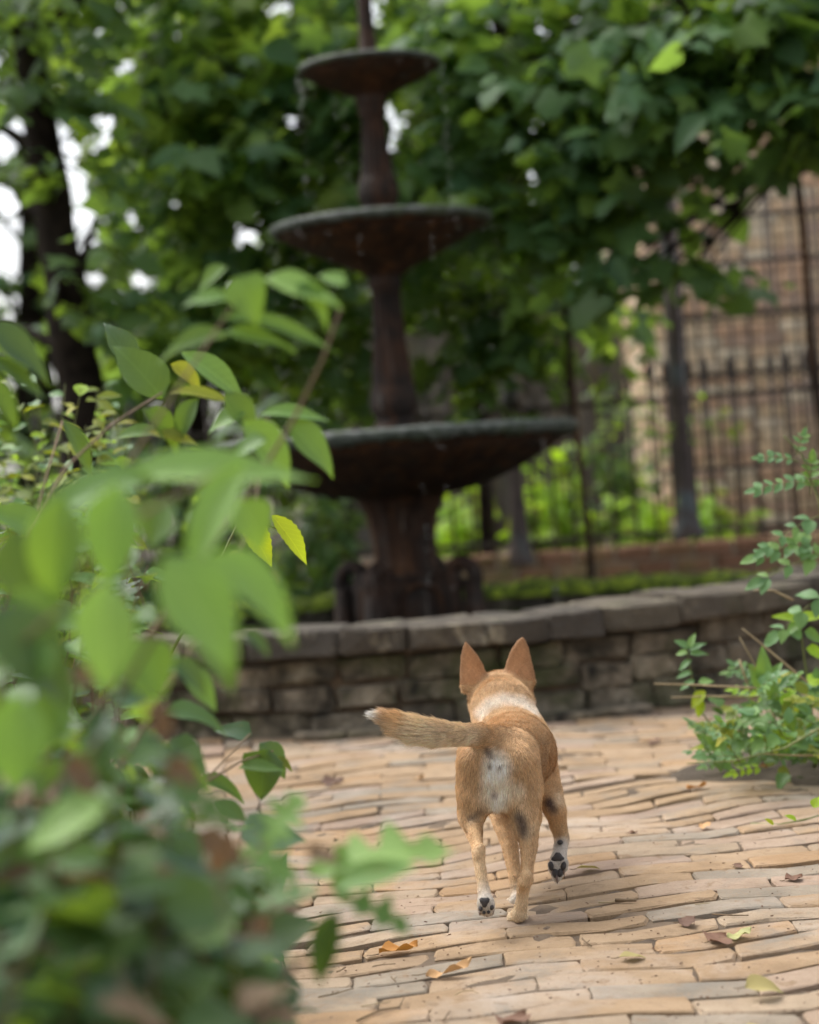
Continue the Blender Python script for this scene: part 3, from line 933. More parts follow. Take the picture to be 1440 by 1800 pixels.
def maple(seed, lobes=5, depth=0.45):
    """lobed palmate leaf as a fan; stalk at the origin, body along +Y"""
    r = random.Random(seed)
    c = np.array((0, 0.40, 0))
    V = [tuple(c)]
    pts = []
    for k in range(lobes):
        a = math.radians(-125 + 250 * k / (lobes - 1))
        Lr = 0.60 * (1 - 0.28 * abs(2 * k / (lobes - 1) - 1)) * r.uniform(0.9, 1.1)
        da = math.radians(250 / (lobes - 1)) / 2
        pts.append((a - da * 0.45, Lr * 0.78)); pts.append((a, Lr)); pts.append((a + da * 0.45, Lr * 0.80))
        if k < lobes - 1: pts.append((a + da, Lr * (1 - depth)))
    V += [(rr * math.sin(a), 0.40 + rr * math.cos(a), -0.22 * rr + 0.10 * math.cos(3 * a + seed) * rr) for a, rr in pts]
    V.append((0, 0.30, -0.02))
    n = len(V) - 1
    F = [(0, i + 1, i) for i in range(1, n)] + [(0, 1, n)]
    return np.array(V), np.array(F, np.int32)
LEAF = {}
for i in range(4):
    LEAF['maple%d' % i] = maple(i, 5, (0.32, 0.42, 0.5, 0.38)[i])
    LEAF['grape%d' % i] = maple(10 + i, 3, (0.22, 0.3, 0.26, 0.2)[i])
for i in range(3):
    LEAF['small%d' % i] = strip_leaf(ovate(0.27, 0.42), 4, 2, 0.35, 0.12 + 0.08 * i, 0.02, i)
    LEAF['ovate%d' % i] = strip_leaf(ovate(0.33, 0.36), 8, 4, 0.30 + 0.15 * i, 0.10 + 0.14 * i, 0.018, i, 0.12)
    LEAF['heart%d' % i] = strip_leaf(heart(0.42), 7, 4, 0.22 + 0.12 * i, 0.10 + 0.10 * i, 0.02, 5 + i, 0.1)
    LEAF['lance%d' % i] = strip_leaf(ovate(0.20, 0.40), 8, 4, 0.35, 0.18 + 0.1 * i, 0.012, 9 + i)
    LEAF['oak%d' % i] = strip_leaf(oak(0.36, 4), 20, 2, 0.18, 0.10 + 0.1 * i, 0.02, 3 + i)
    LEAF['tooth%d' % i] = strip_leaf(toothed(0.33), 18, 2, 0.28, 0.10 + 0.1 * i, 0.01, 6 + i)
    LEAF['curl%d' % i] = strip_leaf(toothed(0.30, 0.45, 5), 10, 4, 0.25 + 0.3 * i, -0.12 + 0.16 * i, 0.10, 14 + i, -0.5)
LEAF_ME = {}
def blade_attr(me, v):
    a = me.attributes.new('blade', 'FLOAT_VECTOR', 'POINT')
    a.data.foreach_set('vector', np.ascontiguousarray(v, np.float32).ravel())
def leaf_me(key, mat):
    k = (key, mat)
    if k not in LEAF_ME:
        v, f = LEAF[key]
        LEAF_ME[k] = np_mesh('leaf', v, f, [MAT[mat]])
        blade_attr(LEAF_ME[k], v)
    return LEAF_ME[k]
def leaf_matrix(base, axis, normal, length, width=1.0):
    """width is a factor on the shape's own width"""
    y = Vector(axis).normalized()
    z = Vector(normal)
    z = z - y * z.dot(y)
    if z.length < 1e-4: z = y.orthogonal()
    z.normalize()
    x = y.cross(z)
    M = Matrix.Identity(4)
    for r_ in range(3):
        M[r_][0] = x[r_] * length * width; M[r_][1] = y[r_] * length; M[r_][2] = z[r_] * length; M[r_][3] = base[r_]
    return M
def emit(plant, leaves, limit=300, minpx=10, rest='foliage', name='leaf'):
    """leaves = [(shape key, world matrix, material name)]"""
    if not leaves: return
    A = np.array([[list(r_) for r_ in m] for _, m, _ in leaves])
    size = np.linalg.norm(A[:, :3, 1], axis=1)
    P = A[:, :3, 3] + A[:, :3, 1] * 0.5
    uv, dep = project(P)
    ok = (dep > 0.3) & (uv[:, 0] > -40) & (uv[:, 0] < 1480) & (uv[:, 1] > -40) & (uv[:, 1] < 1840)
    score = np.where(ok, size * FPX / np.maximum(dep, 0.3), 0)
    order = np.argsort(-score)[:limit]
    chosen = [i for i in order if score[i] >= minpx]
    for i in chosen:
        k, m, mt = leaves[i]
        mobj(name, leaf_me(k, mt), plant, m)
    cs = set(int(i) for i in chosen)
    groups = {}
    for i, (k, m, mt) in enumerate(leaves):
        if i not in cs: groups.setdefault((k, mt), []).append(i)
    if groups:
        mats = sorted(set(mt for _, mt in groups))
        VV, FF, MI, BA, base = [], [], [], [], 0
        off = np.array(plant.location)
        for (k, mt), idx in groups.items():
            v, f = LEAF[k]
            vh = np.concatenate([v, np.ones((len(v), 1))], 1)
            w = np.einsum('nij,vj->nvi', A[idx], vh)[:, :, :3] - off
            nn = len(idx)
            VV.append(w.reshape(-1, 3)); BA.append(np.tile(v, (nn, 1)))
            FF.append((f[None] + (np.arange(nn) * len(v))[:, None, None]).reshape(-1, 3) + base)
            MI.append(np.full(nn * len(f), mats.index(mt)))
            base += nn * len(v)
        me = np_mesh(rest, np.concatenate(VV), np.concatenate(FF), [MAT[q] for q in mats], np.concatenate(MI))
        blade_attr(me, np.concatenate(BA))
        o = bpy.data.objects.new(rest, me)
        link(o, plant)
        tag(o, kind='stuff')

def rvec(r):
    while True:
        v = Vector((r.uniform(-1, 1), r.uniform(-1, 1), r.uniform(-1, 1)))
        if 0.01 < v.length < 1: return v
def branch_path(a, b, r, n=6, wob=0.08, sag=0.0):
    a, b = Vector(a), Vector(b)
    L = (b - a).length
    o1, o2 = rvec(r) * wob * L, rvec(r) * wob * L
    pts = []
    for i in range(n + 1):
        t = i / n
        pts.append(a.lerp(b, t) + o1 * math.sin(math.pi * t) + o2 * math.sin(2 * math.pi * t) - Vector((0, 0, sag * L * math.sin(math.pi * t))))
    return pts
def blob_leaves(r, c, rad, n_twigs, per, size, shapes, mats, droop=0.5, gaps=(), shell=0.0):
    """twigs with leaves in an ellipsoid; returns leaves and twig paths"""
    out, twigs = [], []
    c = Vector(c)
    for _ in range(int(n_twigs * DENS)):
        v = rvec(r)
        if shell: v = v.normalized() * (v.length ** (1 - shell))
        p = c + Vector((v.x * rad[0], v.y * rad[1], v.z * rad[2]))
        if any((p - g).cross(gd).length < gr * p.y for g, gd, gr in gaps): continue
        d = Vector((r.gauss(0, 1), r.gauss(0, 1), r.gauss(-0.25, 0.5))).normalized()
        L = size * per * 0.36 * r.uniform(0.7, 1.3)
        twigs.append((p, p + d * L))
        mt = r.choice(mats)
        for k in range(per):
            t = (k + 0.5) / per
            b = p + d * L * t
            side = d.cross(Vector((0, 0, 1)))
            side = side.normalized() if side.length > 1e-3 else Vector((1, 0, 0))
            ax = d * 0.5 + side * (1 if k % 2 else -1) * r.uniform(0.6, 1.1) + Vector((0, 0, -droop * r.uniform(0.2, 1.6))) + rvec(r) * 0.3
            nr = Vector((r.gauss(0, 0.6), r.gauss(-0.3, 0.6), 1.0))
            if gaps and any((b + ax.normalized() * size * 0.4 - g).cross(gd).length < gr * b.y + size * 0.30 for g, gd, gr in gaps): continue
            out.append((r.choice(shapes), leaf_matrix(b, ax, nr, size * r.uniform(0.45, 1.25), r.uniform(0.8, 1.1)), mt if r.random() < 0.8 else r.choice(mats)))
    return out, twigs
GAPS = []
DENS = 0.66
def gap(x, y, r_px, D=11.0):
    p = at(x, y, D)
    d = (p - Vector((0, 0, CAM_H))).normalized()
    GAPS.append((Vector((0, 0, CAM_H)), d, r_px / FPX))
def tree(name, label, base, trunk_pts, trunk_r, blobs, leaf_size, shapes, mats, seed, per=7, limit=0, minpx=24, group=None, droop=0.5, bark='bark', gaps=(), twig_r=0.006):
    r = random.Random(seed)
    t = thing(name, label, 'tree', tuple(base), group)
    pts = [Vector(p) for p in trunk_pts]
    S = Shape()
    fine = []
    for i in range(len(pts) - 1):
        for k in range(4): fine.append(pts[i].lerp(pts[i + 1], k / 4) + rvec(r) * trunk_r * 0.15)
    fine.append(pts[-1])
    nfi = len(fine)
    rad = [trunk_r * (1.25 if k == 0 else 1) * (1 - 0.65 * k / nfi) for k in range(nfi)]
    S.tube(fine, rad, 10)
    trunk = S.build('trunk', MAT[bark], t)
    TW = Shape()
    leaves = []
    for (c, rr, n_tw) in blobs:
        c = Vector(c)
        LB = Shape()
        j = min(range(nfi), key=lambda k: (fine[k] - c).length + 0.6 * abs(k - nfi * 0.6) / nfi)
        start = fine[max(1, j - 2)]
        pth = branch_path(start, c, r, 6, 0.09, -0.04)
        lr = min(0.035, max(0.010, rad[max(1, j - 2)] * 0.4))
        LB.tube(pth, [lr * (1 - 0.75 * k / 6) for k in range(7)], 6)
        for q in range(4):
            e = c + Vector((r.uniform(-1, 1) * rr[0], r.uniform(-1, 1) * rr[1], r.uniform(-1, 1) * rr[2])) * 0.8
            LB.tube(branch_path(pth[r.randrange(3, 6)], e, r, 4, 0.1, -0.05), [lr * 0.4, lr * 0.33, lr * 0.26, lr * 0.18, lr * 0.1], 5)
        lv, tw = blob_leaves(r, c, rr, n_tw, per, leaf_size, shapes, mats, droop, gaps)
        leaves += lv
        if twig_r:
            for a, b in tw[::2]: TW.tube([a, b], [twig_r, twig_r * 0.5], 3, False)
        LB.build('limb', MAT[bark], t)
    if twig_r: tag(TW.build('twigs', MAT[bark], t), kind='stuff')
    emit(t, leaves, limit, minpx, 'crown')
    return t
MP = ['maple0', 'maple1', 'maple2', 'maple3', 'grape0', 'grape1']
GR = ['grape0', 'grape1', 'grape2', 'grape3', 'heart0']
SM = ['small0', 'small1', 'small2']
def B(x, y, D, rx, ry, rz, n):
    """crown clump centred on pixel (x, y) at distance D; radii in pixels (x, z) and metres (depth)"""
    return (at(x, y, D), (rx * mpp(D), ry, rz * mpp(D)), n)
def ground_at(x, D):
    p = at(x, 900, D); p.z = -0.05
    return p
# openings in the crowns where the white sky shows
for g in ((18, 235, 17), (20, 420, 20), (8, 330, 12), (50, 455, 12), (55, 370, 11), (30, 480, 10), (6, 445, 14), (133, 300, 12), (140, 285, 8), (146, 372, 19), (152, 430, 17), (163, 490, 10), (40, 530, 8), (190, 222, 8), (218, 115, 7), (216, 122, 5), (425, 415, 11), (442, 395, 7), (408, 428, 6), (245, 495, 8), (232, 385, 5), (258, 490, 5),
          (676, 188, 4), (684, 245, 3), (708, 208, 4), (480, 14, 5), (512, 8, 6), (690, 220, 4), (515, 215, 5), (650, 20, 4), (320, 30, 5), (845, 46, 5), (870, 48, 5), (935, 302, 5), (130, 265, 6), (102, 235, 6), (60, 510, 7), (20, 360, 8)):
    gap(*g)
T = lambda *p: [at(*q) for q in p]
# dark leaning tree at the left edge
tree('leaning_tree', 'dark leaning tree trunk with sparse crown at the left edge', ground_at(150, 9.7),
     [ground_at(165, 9.7)] + T((140, 700, 9.7), (118, 520, 9.7), (88, 330, 9.7), (58, 120, 9.7), (36, -80, 9.7), (20, -300, 9.7)), 0.13,
     [B(40, 20, 9.5, 120, 0.5, 70, 30), B(200, -60, 10.0, 170, 0.5, 90, 40), B(-110, 200, 10.2, 120, 0.6, 110, 26), B(70, 150, 9.4, 60, 0.2, 40, 14), B(110, 490, 9.4, 60, 0.15, 50, 12), B(70, 300, 9.4, 50, 0.15, 60, 11), B(20, 330, 10.2, 50, 0.3, 90, 12), B(170, 420, 10.2, 40, 0.3, 60, 8), B(-40, -150, 10.0, 200, 0.6, 110, 40), B(0, 600, 10.4, 70, 0.3, 50, 14)],
     0.17, MP, ['leaf_dark', 'leaf_tree', 'leaf_dark'], 31, 7, 120, 24, gaps=GAPS)
# broad-leaved tree whose boughs hang behind the fountain
tree('fountain_tree', 'broad leaved green tree with boughs hanging behind the fountain', ground_at(560, 11.9),
     [ground_at(575, 11.9)] + T((560, 760, 11.9), (540, 520, 11.9), (540, 260, 11.9), (560, 0, 11.9), (580, -260, 11.9)), 0.15,
     [B(250, 230, 10.4, 110, 0.5, 90, 42), B(300, 420, 10.6, 120, 0.5, 90, 46), B(420, 130, 10.4, 130, 0.6, 100, 52), B(430, 290, 10.2, 130, 0.5, 90, 52),
      B(560, 250, 10.6, 110, 0.5, 100, 44), B(530, 420, 10.6, 130, 0.5, 80, 46), B(300, 560, 10.2, 130, 0.5, 60, 36), B(380, 20, 10.8, 160, 0.6, 80, 46), B(570, 60, 10.8, 120, 0.6, 90, 42),
      B(560, 640, 11.2, 130, 0.5, 100, 42), B(470, 560, 10.8, 130, 0.5, 80, 36), B(700, 80, 10.6, 120, 0.6, 100, 42), B(720, 260, 10.4, 110, 0.5, 100, 40), B(250, 90, 10.6, 110, 0.5, 90, 30),
      B(450, -130, 10.8, 260, 0.8, 100, 60)],
     0.215, MP + ['ovate0'], ['leaf_tree', 'leaf_tree', 'leaf_far'], 32, 6, 300, 30, gaps=GAPS)
# tree on the right that hangs over fountain and fence
rt = at(1700, 700, 10.0)
tree('overhanging_tree', 'large leaved tree hanging over the iron fence from the right', (rt.x, rt.y, -0.05),
     [(rt.x, rt.y, -0.05)] + T((1680, 500, 10.0), (1640, 250, 9.9), (1560, 60, 9.8), (1400, -60, 9.8), (1150, -120, 9.7)), 0.16,
     [B(850, 120, 9.9, 110, 0.5, 100, 40), B(900, 270, 9.8, 120, 0.5, 90, 44), B(1010, 150, 9.6, 130, 0.5, 90, 46), B(1060, 240, 9.4, 100, 0.4, 60, 34), B(1030, 345, 9.7, 90, 0.3, 40, 22), B(1010, 400, 9.8, 60, 0.3, 30, 9),
      B(1180, 90, 9.2, 140, 0.6, 90, 50), B(1300, 60, 9.0, 150, 0.6, 80, 50), B(1400, 130, 9.0, 110, 0.5, 60, 34), B(1250, 150, 9.2, 120, 0.5, 50, 34), B(1350, 215, 9.3, 80, 0.3, 16, 8), B(1150, 200, 9.5, 60, 0.3, 30, 10),
      B(1130, 455, 9.6, 80, 0.3, 26, 14), B(1210, 500, 9.5, 40, 0.2, 14, 4), B(1060, 415, 9.7, 60, 0.3, 30, 10), B(880, 10, 9.9, 150, 0.6, 80, 44), B(1100, -60, 9.6, 250, 0.8, 90, 60), B(1400, -50, 9.2, 200, 0.8, 90, 50), B(880, 380, 10.2, 80, 0.4, 50, 22), B(1440, 250, 9.2, 30, 0.3, 20, 3)],
     0.215, MP + ['ovate0'], ['leaf_tree', 'leaf_tree', 'leaf_tree', 'leaf_dark'], 33, 6, 300, 30, gaps=GAPS)
# small tree behind the fence, dark hanging leaves right of the column
tree('young_maple', 'young dark green tree between the fountain column and the rod', ground_at(840, 12.4),
     [ground_at(845, 12.4)] + T((850, 760, 12.2), (840, 620, 11.8), (830, 480, 11.4), (840, 360, 11.2)), 0.045,
     [B(850, 620, 10.9, 75, 0.3, 55, 32), B(790, 520, 11.0, 70, 0.3, 60, 26), B(900, 560, 11.0, 60, 0.3, 60, 24), B(770, 450, 11.0, 60, 0.3, 50, 24), B(950, 480, 11.0, 70, 0.3, 40, 20), B(1060, 540, 11.2, 60, 0.3, 40, 12)],
     0.19, MP, ['leaf_tree', 'leaf_far', 'leaf_dark'], 34, 6, 100, 26)
# trees further back, dense, closing the view
far = [(60, 20, 'far_tree', 'far tree at the left edge, seen past the leaning trunk', 1), (330, 19, 'far_tree', 'far dense tree behind the left boughs', 1),
       (600, 21, 'far_tree', 'far dense tree behind the fountain top', 1), (880, 20, 'far_tree', 'far yellowish tree between fountain and brick house', 1), (1250, 22, 'far_tree', 'far dark tree above the brick house roof', 1), (1560, 20, 'far_tree', 'far tree outside the right edge', 1)]
far += [(-560, 19, 'far_tree', 'far tree well outside the left edge', 1), (-260, 21, 'far_tree', 'far tree just outside the left edge', 1)]
for i, (x, D, nm, lb, dense) in enumerate(far):
    b = ground_at(x, D)
    blobs = []
    rr = random.Random(80 + i)
    for yy in ((760, 620, 480, 340, 200, 60, -80) if dense else (40, -60, 120, -160)):
        for xx in (-130, 0, 130):
            blobs.append(B(x + xx + rr.uniform(-40, 40), yy + rr.uniform(-40, 40), D + rr.uniform(-0.8, 0.8), 120, 0.9, 95, 30 if dense else 10))
    tree(nm, lb, b, [b] + T((x, 600, D), (x + 10, 300, D), (x, 0, D), (x, -200, D)), 0.22, blobs, 0.24, GR, ['leaf_far', 'leaf_tree', 'leaf_far', 'leaf_dark'], 40 + i, 7, 0, gaps=GAPS, twig_r=0, group='far trees beyond the garden')

# ------------------------------------------------------------------ shrubs
def shrub(name, label, base, stems, leaf_size, shapes, mats, seed, n_per=14, limit=200, minpx=12, stem_r=0.004, stem_mat='green_stem', cat='shrub', group=None, droop=0.3, spread=0.5, up=1.0, face=-0.5, first=0.25, extra=None):
    """stems = [(start, end, sag)]; leaves alternate along every stem"""
    r = random.Random(seed)
    t = thing(name, label, cat, tuple(base), group)
    leaves = []
    for si, (a, b, sag) in enumerate(stems):
        pth = branch_path(a, b, r, 8, 0.06, sag)
        S = Shape()
        S.tube(pth, [stem_r * (1 - 0.75 * k / 8) for k in range(9)], 5)
        S.build('stem', MAT[stem_mat], t)
        for k in range(n_per):
            q = first + (1 - first) * (k + r.random()) / n_per
            f_ = q * 8
            i = min(7, int(f_))
            p = pth[i].lerp(pth[i + 1], f_ - i)
            d = (pth[i + 1] - pth[i]).normalized()
            v = rvec(r).normalized()
            ax = d * 0.35 + (v - d * v.dot(d)) * spread * 2 + Vector((0, 0, -droop))
            nr = Vector((r.gauss(0, 0.4), face + r.gauss(0, 0.35), up))
            leaves.append((r.choice(shapes), leaf_matrix(p, ax, nr, leaf_size * r.uniform(0.6, 1.25), r.uniform(0.85, 1.15)), r.choice(mats)))
    if extra: leaves += extra
    emit(t, leaves, limit, minpx, 'foliage')
    return t
def fan(r, base, n, top_fn):
    return [(base + Vector((r.uniform(-0.12, 0.12), r.uniform(-0.12, 0.12), 0)), top_fn(r), -r.uniform(0.02, 0.12)) for _ in range(n)]
r = random.Random(55)
# lime shrubs behind the fence, their leaf colour lightened to look lit
for i, (x, y0, y1, D, n, lb) in enumerate(((800, 985, 850, 12.7, 17, 'bright lime green shrub behind the fence beside the fountain pedestal'), (960, 975, 790, 12.6, 22, 'bright lime green shrub behind the fence, right of the dark post'),
                               (1100, 960, 880, 12.8, 9, 'low yellow green shrub behind the fence, left of the tall post'), (1270, 950, 830, 12.5, 7, 'sparse green shrub between the fence and the tall grille'), (1090, 900, 600, 13.6, 11, 'tall loose shrub before the plastered wall, left of the brick house'))):
    b = ground_at(x, D); b.z = 0.1
    st = fan(r, b, n, lambda q: at(x + q.uniform(-75, 75), q.uniform(y1, y0), D + q.uniform(-0.4, 0.4)))
    shrub('lime_shrub', lb, b, st, 0.13, SM + ['heart0', 'heart1'], ['leaf_lime', 'leaf_lime', 'leaf_lime', 'leaf_gold'] if i < 4 else ['leaf_far', 'leaf_tree'], 60 + i, 16, 150, 12, 0.006, group='shrubs behind the fence')
# creeper along the fence top
st = [(at(1080 + 40 * k, 775 + 15 * (k % 2), 11.35), at(1110 + 40 * k, 690 + 25 * (k % 3), 11.3), 0.05) for k in range(6)]
b = ground_at(1180, 11.3); b.z = PT
shrub('creeper', 'yellow green creeper leaves on the fence top by the tall post', b, [(b, at(1110, 770, 11.35), 0)] + st, 0.075, SM, ['leaf_gold', 'leaf_lime'], 70, 7, 60, 10, cat='creeper')
# dark green thicket behind the basin, left of the pedestal
for i, (x, y0, y1, D, n, lb) in enumerate(((560, 1060, 850, 11.2, 22, 'leafy thicket behind the basin, left of the fountain pedestal'), (420, 1070, 760, 11.0, 22, 'leafy thicket behind the basin, half hidden by the foreground shrub'),
                               (250, 1060, 720, 11.0, 16, 'tall thicket at the foot of the leaning tree'), (60, 1060, 760, 10.8, 14, 'dark thicket at the left edge below the leaning tree'))):
    b = ground_at(x, D)
    st = fan(r, b, n, lambda q: at(x + q.uniform(-90, 90), q.uniform(y1, y0), D + q.uniform(-0.4, 0.4)))
    shrub('thicket', lb, b, st, 0.14, SM + MP[:2], ['leaf_far', 'leaf_shrub', 'leaf_tree', 'leaf_dark'], 75 + i, 16, 150, 12, 0.008, group='thickets behind the basin')
# golden green shrub on the left, between the near leaves and the basin
b = ground_at(60, 5.4)
st = fan(r, b, 46, lambda q: (lambda x: at(x, max(640 + 0.15 * x, 630) + q.uniform(0, 300), 5.2 + q.uniform(-0.5, 0.5)))(q.uniform(-120, 250)))
shrub('golden_shrub', 'fine leaved golden green shrub lit at left behind the large leaves', b, st, 0.062, SM + ['lance0'], ['leaf_gold', 'leaf_gold', 'leaf_lime', 'leaf_pale'], 81, 22, 300, 12, 0.004)
# ------------------------------------------------------------------ near shrub with large leaves, left foreground
TOCAM = lambda p: (Vector((0, 0, CAM_H)) - p).normalized()
def placed(bx, by, tx, ty, wpx, D, shape, mat, D2=None, up=0.55, lean=0.0):
    """one leaf: stalk end and tip in the photograph, at distances D and D2"""
    D2 = D2 or D
    if D < 1.6: D, D2 = D * 1.4, D2 * 1.4
    a, c = at(bx, by, D), at(tx, ty, D2)
    ax = c - a
    L = ax.length
    nr = TOCAM(a) * (1 - up) + Vector((lean, 0, 1)) * up
    v = LEAF[shape][0]
    wn_ = (v[:, 0].max() - v[:, 0].min())
    wf = (wpx * mpp((D + D2) / 2)) / (wn_ * L)
    return (shape, leaf_matrix(a, ax, nr, L, wf), mat)
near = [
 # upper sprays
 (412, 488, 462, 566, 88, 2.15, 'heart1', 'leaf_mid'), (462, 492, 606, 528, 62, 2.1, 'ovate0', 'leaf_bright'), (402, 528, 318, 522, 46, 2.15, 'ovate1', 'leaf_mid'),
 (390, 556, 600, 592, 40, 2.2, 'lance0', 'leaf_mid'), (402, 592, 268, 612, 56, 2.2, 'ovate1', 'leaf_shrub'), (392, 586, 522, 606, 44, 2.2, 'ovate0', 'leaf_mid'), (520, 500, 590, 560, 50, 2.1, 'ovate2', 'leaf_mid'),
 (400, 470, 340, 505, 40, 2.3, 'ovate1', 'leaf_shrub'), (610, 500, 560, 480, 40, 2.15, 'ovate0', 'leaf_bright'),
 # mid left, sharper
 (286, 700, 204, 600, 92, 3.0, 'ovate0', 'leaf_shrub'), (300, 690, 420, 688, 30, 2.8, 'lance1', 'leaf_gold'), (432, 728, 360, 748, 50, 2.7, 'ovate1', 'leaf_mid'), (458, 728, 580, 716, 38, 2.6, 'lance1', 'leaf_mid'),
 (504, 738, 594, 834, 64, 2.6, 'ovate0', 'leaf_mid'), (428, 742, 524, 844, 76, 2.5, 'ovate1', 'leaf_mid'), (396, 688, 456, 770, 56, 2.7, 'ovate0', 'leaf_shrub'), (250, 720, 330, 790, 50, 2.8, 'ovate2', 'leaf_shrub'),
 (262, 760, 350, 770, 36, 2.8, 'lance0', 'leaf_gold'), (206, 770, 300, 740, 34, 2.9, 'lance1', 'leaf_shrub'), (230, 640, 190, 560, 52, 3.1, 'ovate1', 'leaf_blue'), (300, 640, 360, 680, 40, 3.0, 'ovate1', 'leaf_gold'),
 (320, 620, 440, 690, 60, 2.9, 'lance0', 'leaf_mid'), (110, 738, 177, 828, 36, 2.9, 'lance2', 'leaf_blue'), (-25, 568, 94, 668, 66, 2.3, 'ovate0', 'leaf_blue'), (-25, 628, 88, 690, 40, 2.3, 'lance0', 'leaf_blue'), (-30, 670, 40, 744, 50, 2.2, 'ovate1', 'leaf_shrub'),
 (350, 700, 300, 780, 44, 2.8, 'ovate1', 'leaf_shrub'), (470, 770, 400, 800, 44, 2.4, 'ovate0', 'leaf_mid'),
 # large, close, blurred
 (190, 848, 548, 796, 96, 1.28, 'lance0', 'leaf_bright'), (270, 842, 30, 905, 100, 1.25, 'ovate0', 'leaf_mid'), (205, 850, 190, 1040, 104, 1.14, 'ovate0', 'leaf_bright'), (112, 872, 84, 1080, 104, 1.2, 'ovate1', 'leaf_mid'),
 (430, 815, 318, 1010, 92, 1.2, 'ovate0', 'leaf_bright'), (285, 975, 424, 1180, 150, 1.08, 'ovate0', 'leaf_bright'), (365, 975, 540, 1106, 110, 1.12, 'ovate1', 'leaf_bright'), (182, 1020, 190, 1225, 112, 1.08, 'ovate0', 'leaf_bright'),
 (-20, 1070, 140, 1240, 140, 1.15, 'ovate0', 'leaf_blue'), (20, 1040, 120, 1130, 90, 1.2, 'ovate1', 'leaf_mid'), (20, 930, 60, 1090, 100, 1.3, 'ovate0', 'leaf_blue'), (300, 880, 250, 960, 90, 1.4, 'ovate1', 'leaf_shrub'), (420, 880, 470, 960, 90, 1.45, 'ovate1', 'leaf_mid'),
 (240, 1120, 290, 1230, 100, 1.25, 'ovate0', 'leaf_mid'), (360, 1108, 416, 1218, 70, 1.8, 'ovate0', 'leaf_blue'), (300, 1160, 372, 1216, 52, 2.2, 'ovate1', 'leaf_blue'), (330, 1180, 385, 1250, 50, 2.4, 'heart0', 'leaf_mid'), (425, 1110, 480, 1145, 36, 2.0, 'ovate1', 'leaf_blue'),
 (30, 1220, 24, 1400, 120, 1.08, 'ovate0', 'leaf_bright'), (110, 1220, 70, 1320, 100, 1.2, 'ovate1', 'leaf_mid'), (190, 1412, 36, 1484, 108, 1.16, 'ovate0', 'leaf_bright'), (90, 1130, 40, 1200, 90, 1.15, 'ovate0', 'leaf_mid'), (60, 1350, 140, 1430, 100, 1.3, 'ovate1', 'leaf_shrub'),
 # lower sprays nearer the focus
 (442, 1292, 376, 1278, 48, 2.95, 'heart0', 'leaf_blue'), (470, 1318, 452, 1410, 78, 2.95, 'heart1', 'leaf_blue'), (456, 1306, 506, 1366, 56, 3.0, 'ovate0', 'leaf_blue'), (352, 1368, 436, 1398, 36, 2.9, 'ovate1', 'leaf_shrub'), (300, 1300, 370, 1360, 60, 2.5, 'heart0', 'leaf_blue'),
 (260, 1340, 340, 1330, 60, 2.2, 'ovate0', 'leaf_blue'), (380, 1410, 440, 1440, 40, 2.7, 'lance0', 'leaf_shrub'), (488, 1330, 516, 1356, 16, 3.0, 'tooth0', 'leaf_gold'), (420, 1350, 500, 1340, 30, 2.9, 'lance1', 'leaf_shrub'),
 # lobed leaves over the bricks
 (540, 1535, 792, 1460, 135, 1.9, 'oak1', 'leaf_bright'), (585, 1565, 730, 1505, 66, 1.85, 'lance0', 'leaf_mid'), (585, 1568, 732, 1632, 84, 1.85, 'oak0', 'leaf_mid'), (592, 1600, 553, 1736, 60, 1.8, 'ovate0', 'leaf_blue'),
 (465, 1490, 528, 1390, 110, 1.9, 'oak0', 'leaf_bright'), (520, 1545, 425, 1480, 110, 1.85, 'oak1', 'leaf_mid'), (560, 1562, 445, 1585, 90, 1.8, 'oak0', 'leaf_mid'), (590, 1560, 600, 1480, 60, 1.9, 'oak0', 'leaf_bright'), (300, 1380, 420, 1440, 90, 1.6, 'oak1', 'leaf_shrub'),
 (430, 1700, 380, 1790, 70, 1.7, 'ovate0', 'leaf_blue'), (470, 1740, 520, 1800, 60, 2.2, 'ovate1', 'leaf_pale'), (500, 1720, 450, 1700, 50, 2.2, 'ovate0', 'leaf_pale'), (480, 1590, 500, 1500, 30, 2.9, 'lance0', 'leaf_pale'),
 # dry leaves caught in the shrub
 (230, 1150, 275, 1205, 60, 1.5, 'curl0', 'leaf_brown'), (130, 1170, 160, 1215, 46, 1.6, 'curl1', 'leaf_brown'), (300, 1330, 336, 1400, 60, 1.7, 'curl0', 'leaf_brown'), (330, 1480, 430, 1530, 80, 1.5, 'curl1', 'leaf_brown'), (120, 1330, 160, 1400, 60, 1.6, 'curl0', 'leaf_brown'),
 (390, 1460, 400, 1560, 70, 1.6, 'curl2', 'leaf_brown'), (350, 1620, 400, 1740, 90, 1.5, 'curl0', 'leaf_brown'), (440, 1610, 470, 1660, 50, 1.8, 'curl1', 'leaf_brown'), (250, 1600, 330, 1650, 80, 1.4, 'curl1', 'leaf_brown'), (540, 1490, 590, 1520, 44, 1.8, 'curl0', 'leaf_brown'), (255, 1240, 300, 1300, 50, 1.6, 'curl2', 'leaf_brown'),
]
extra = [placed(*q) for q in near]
rn = random.Random(91)
base = Vector((-0.55, 1.7, 0.02))
def stem_to(x, y, D, bx=None, by=None):
    if D < 1.6: D = D * 1.4
    b = base + Vector((rn.uniform(-0.2, 0.1), rn.uniform(-0.3, 0.5), 0)) if bx is None else Vector((bx, by, 0.0))
    return (b, at(x, y, D), -rn.uniform(0.02, 0.08))
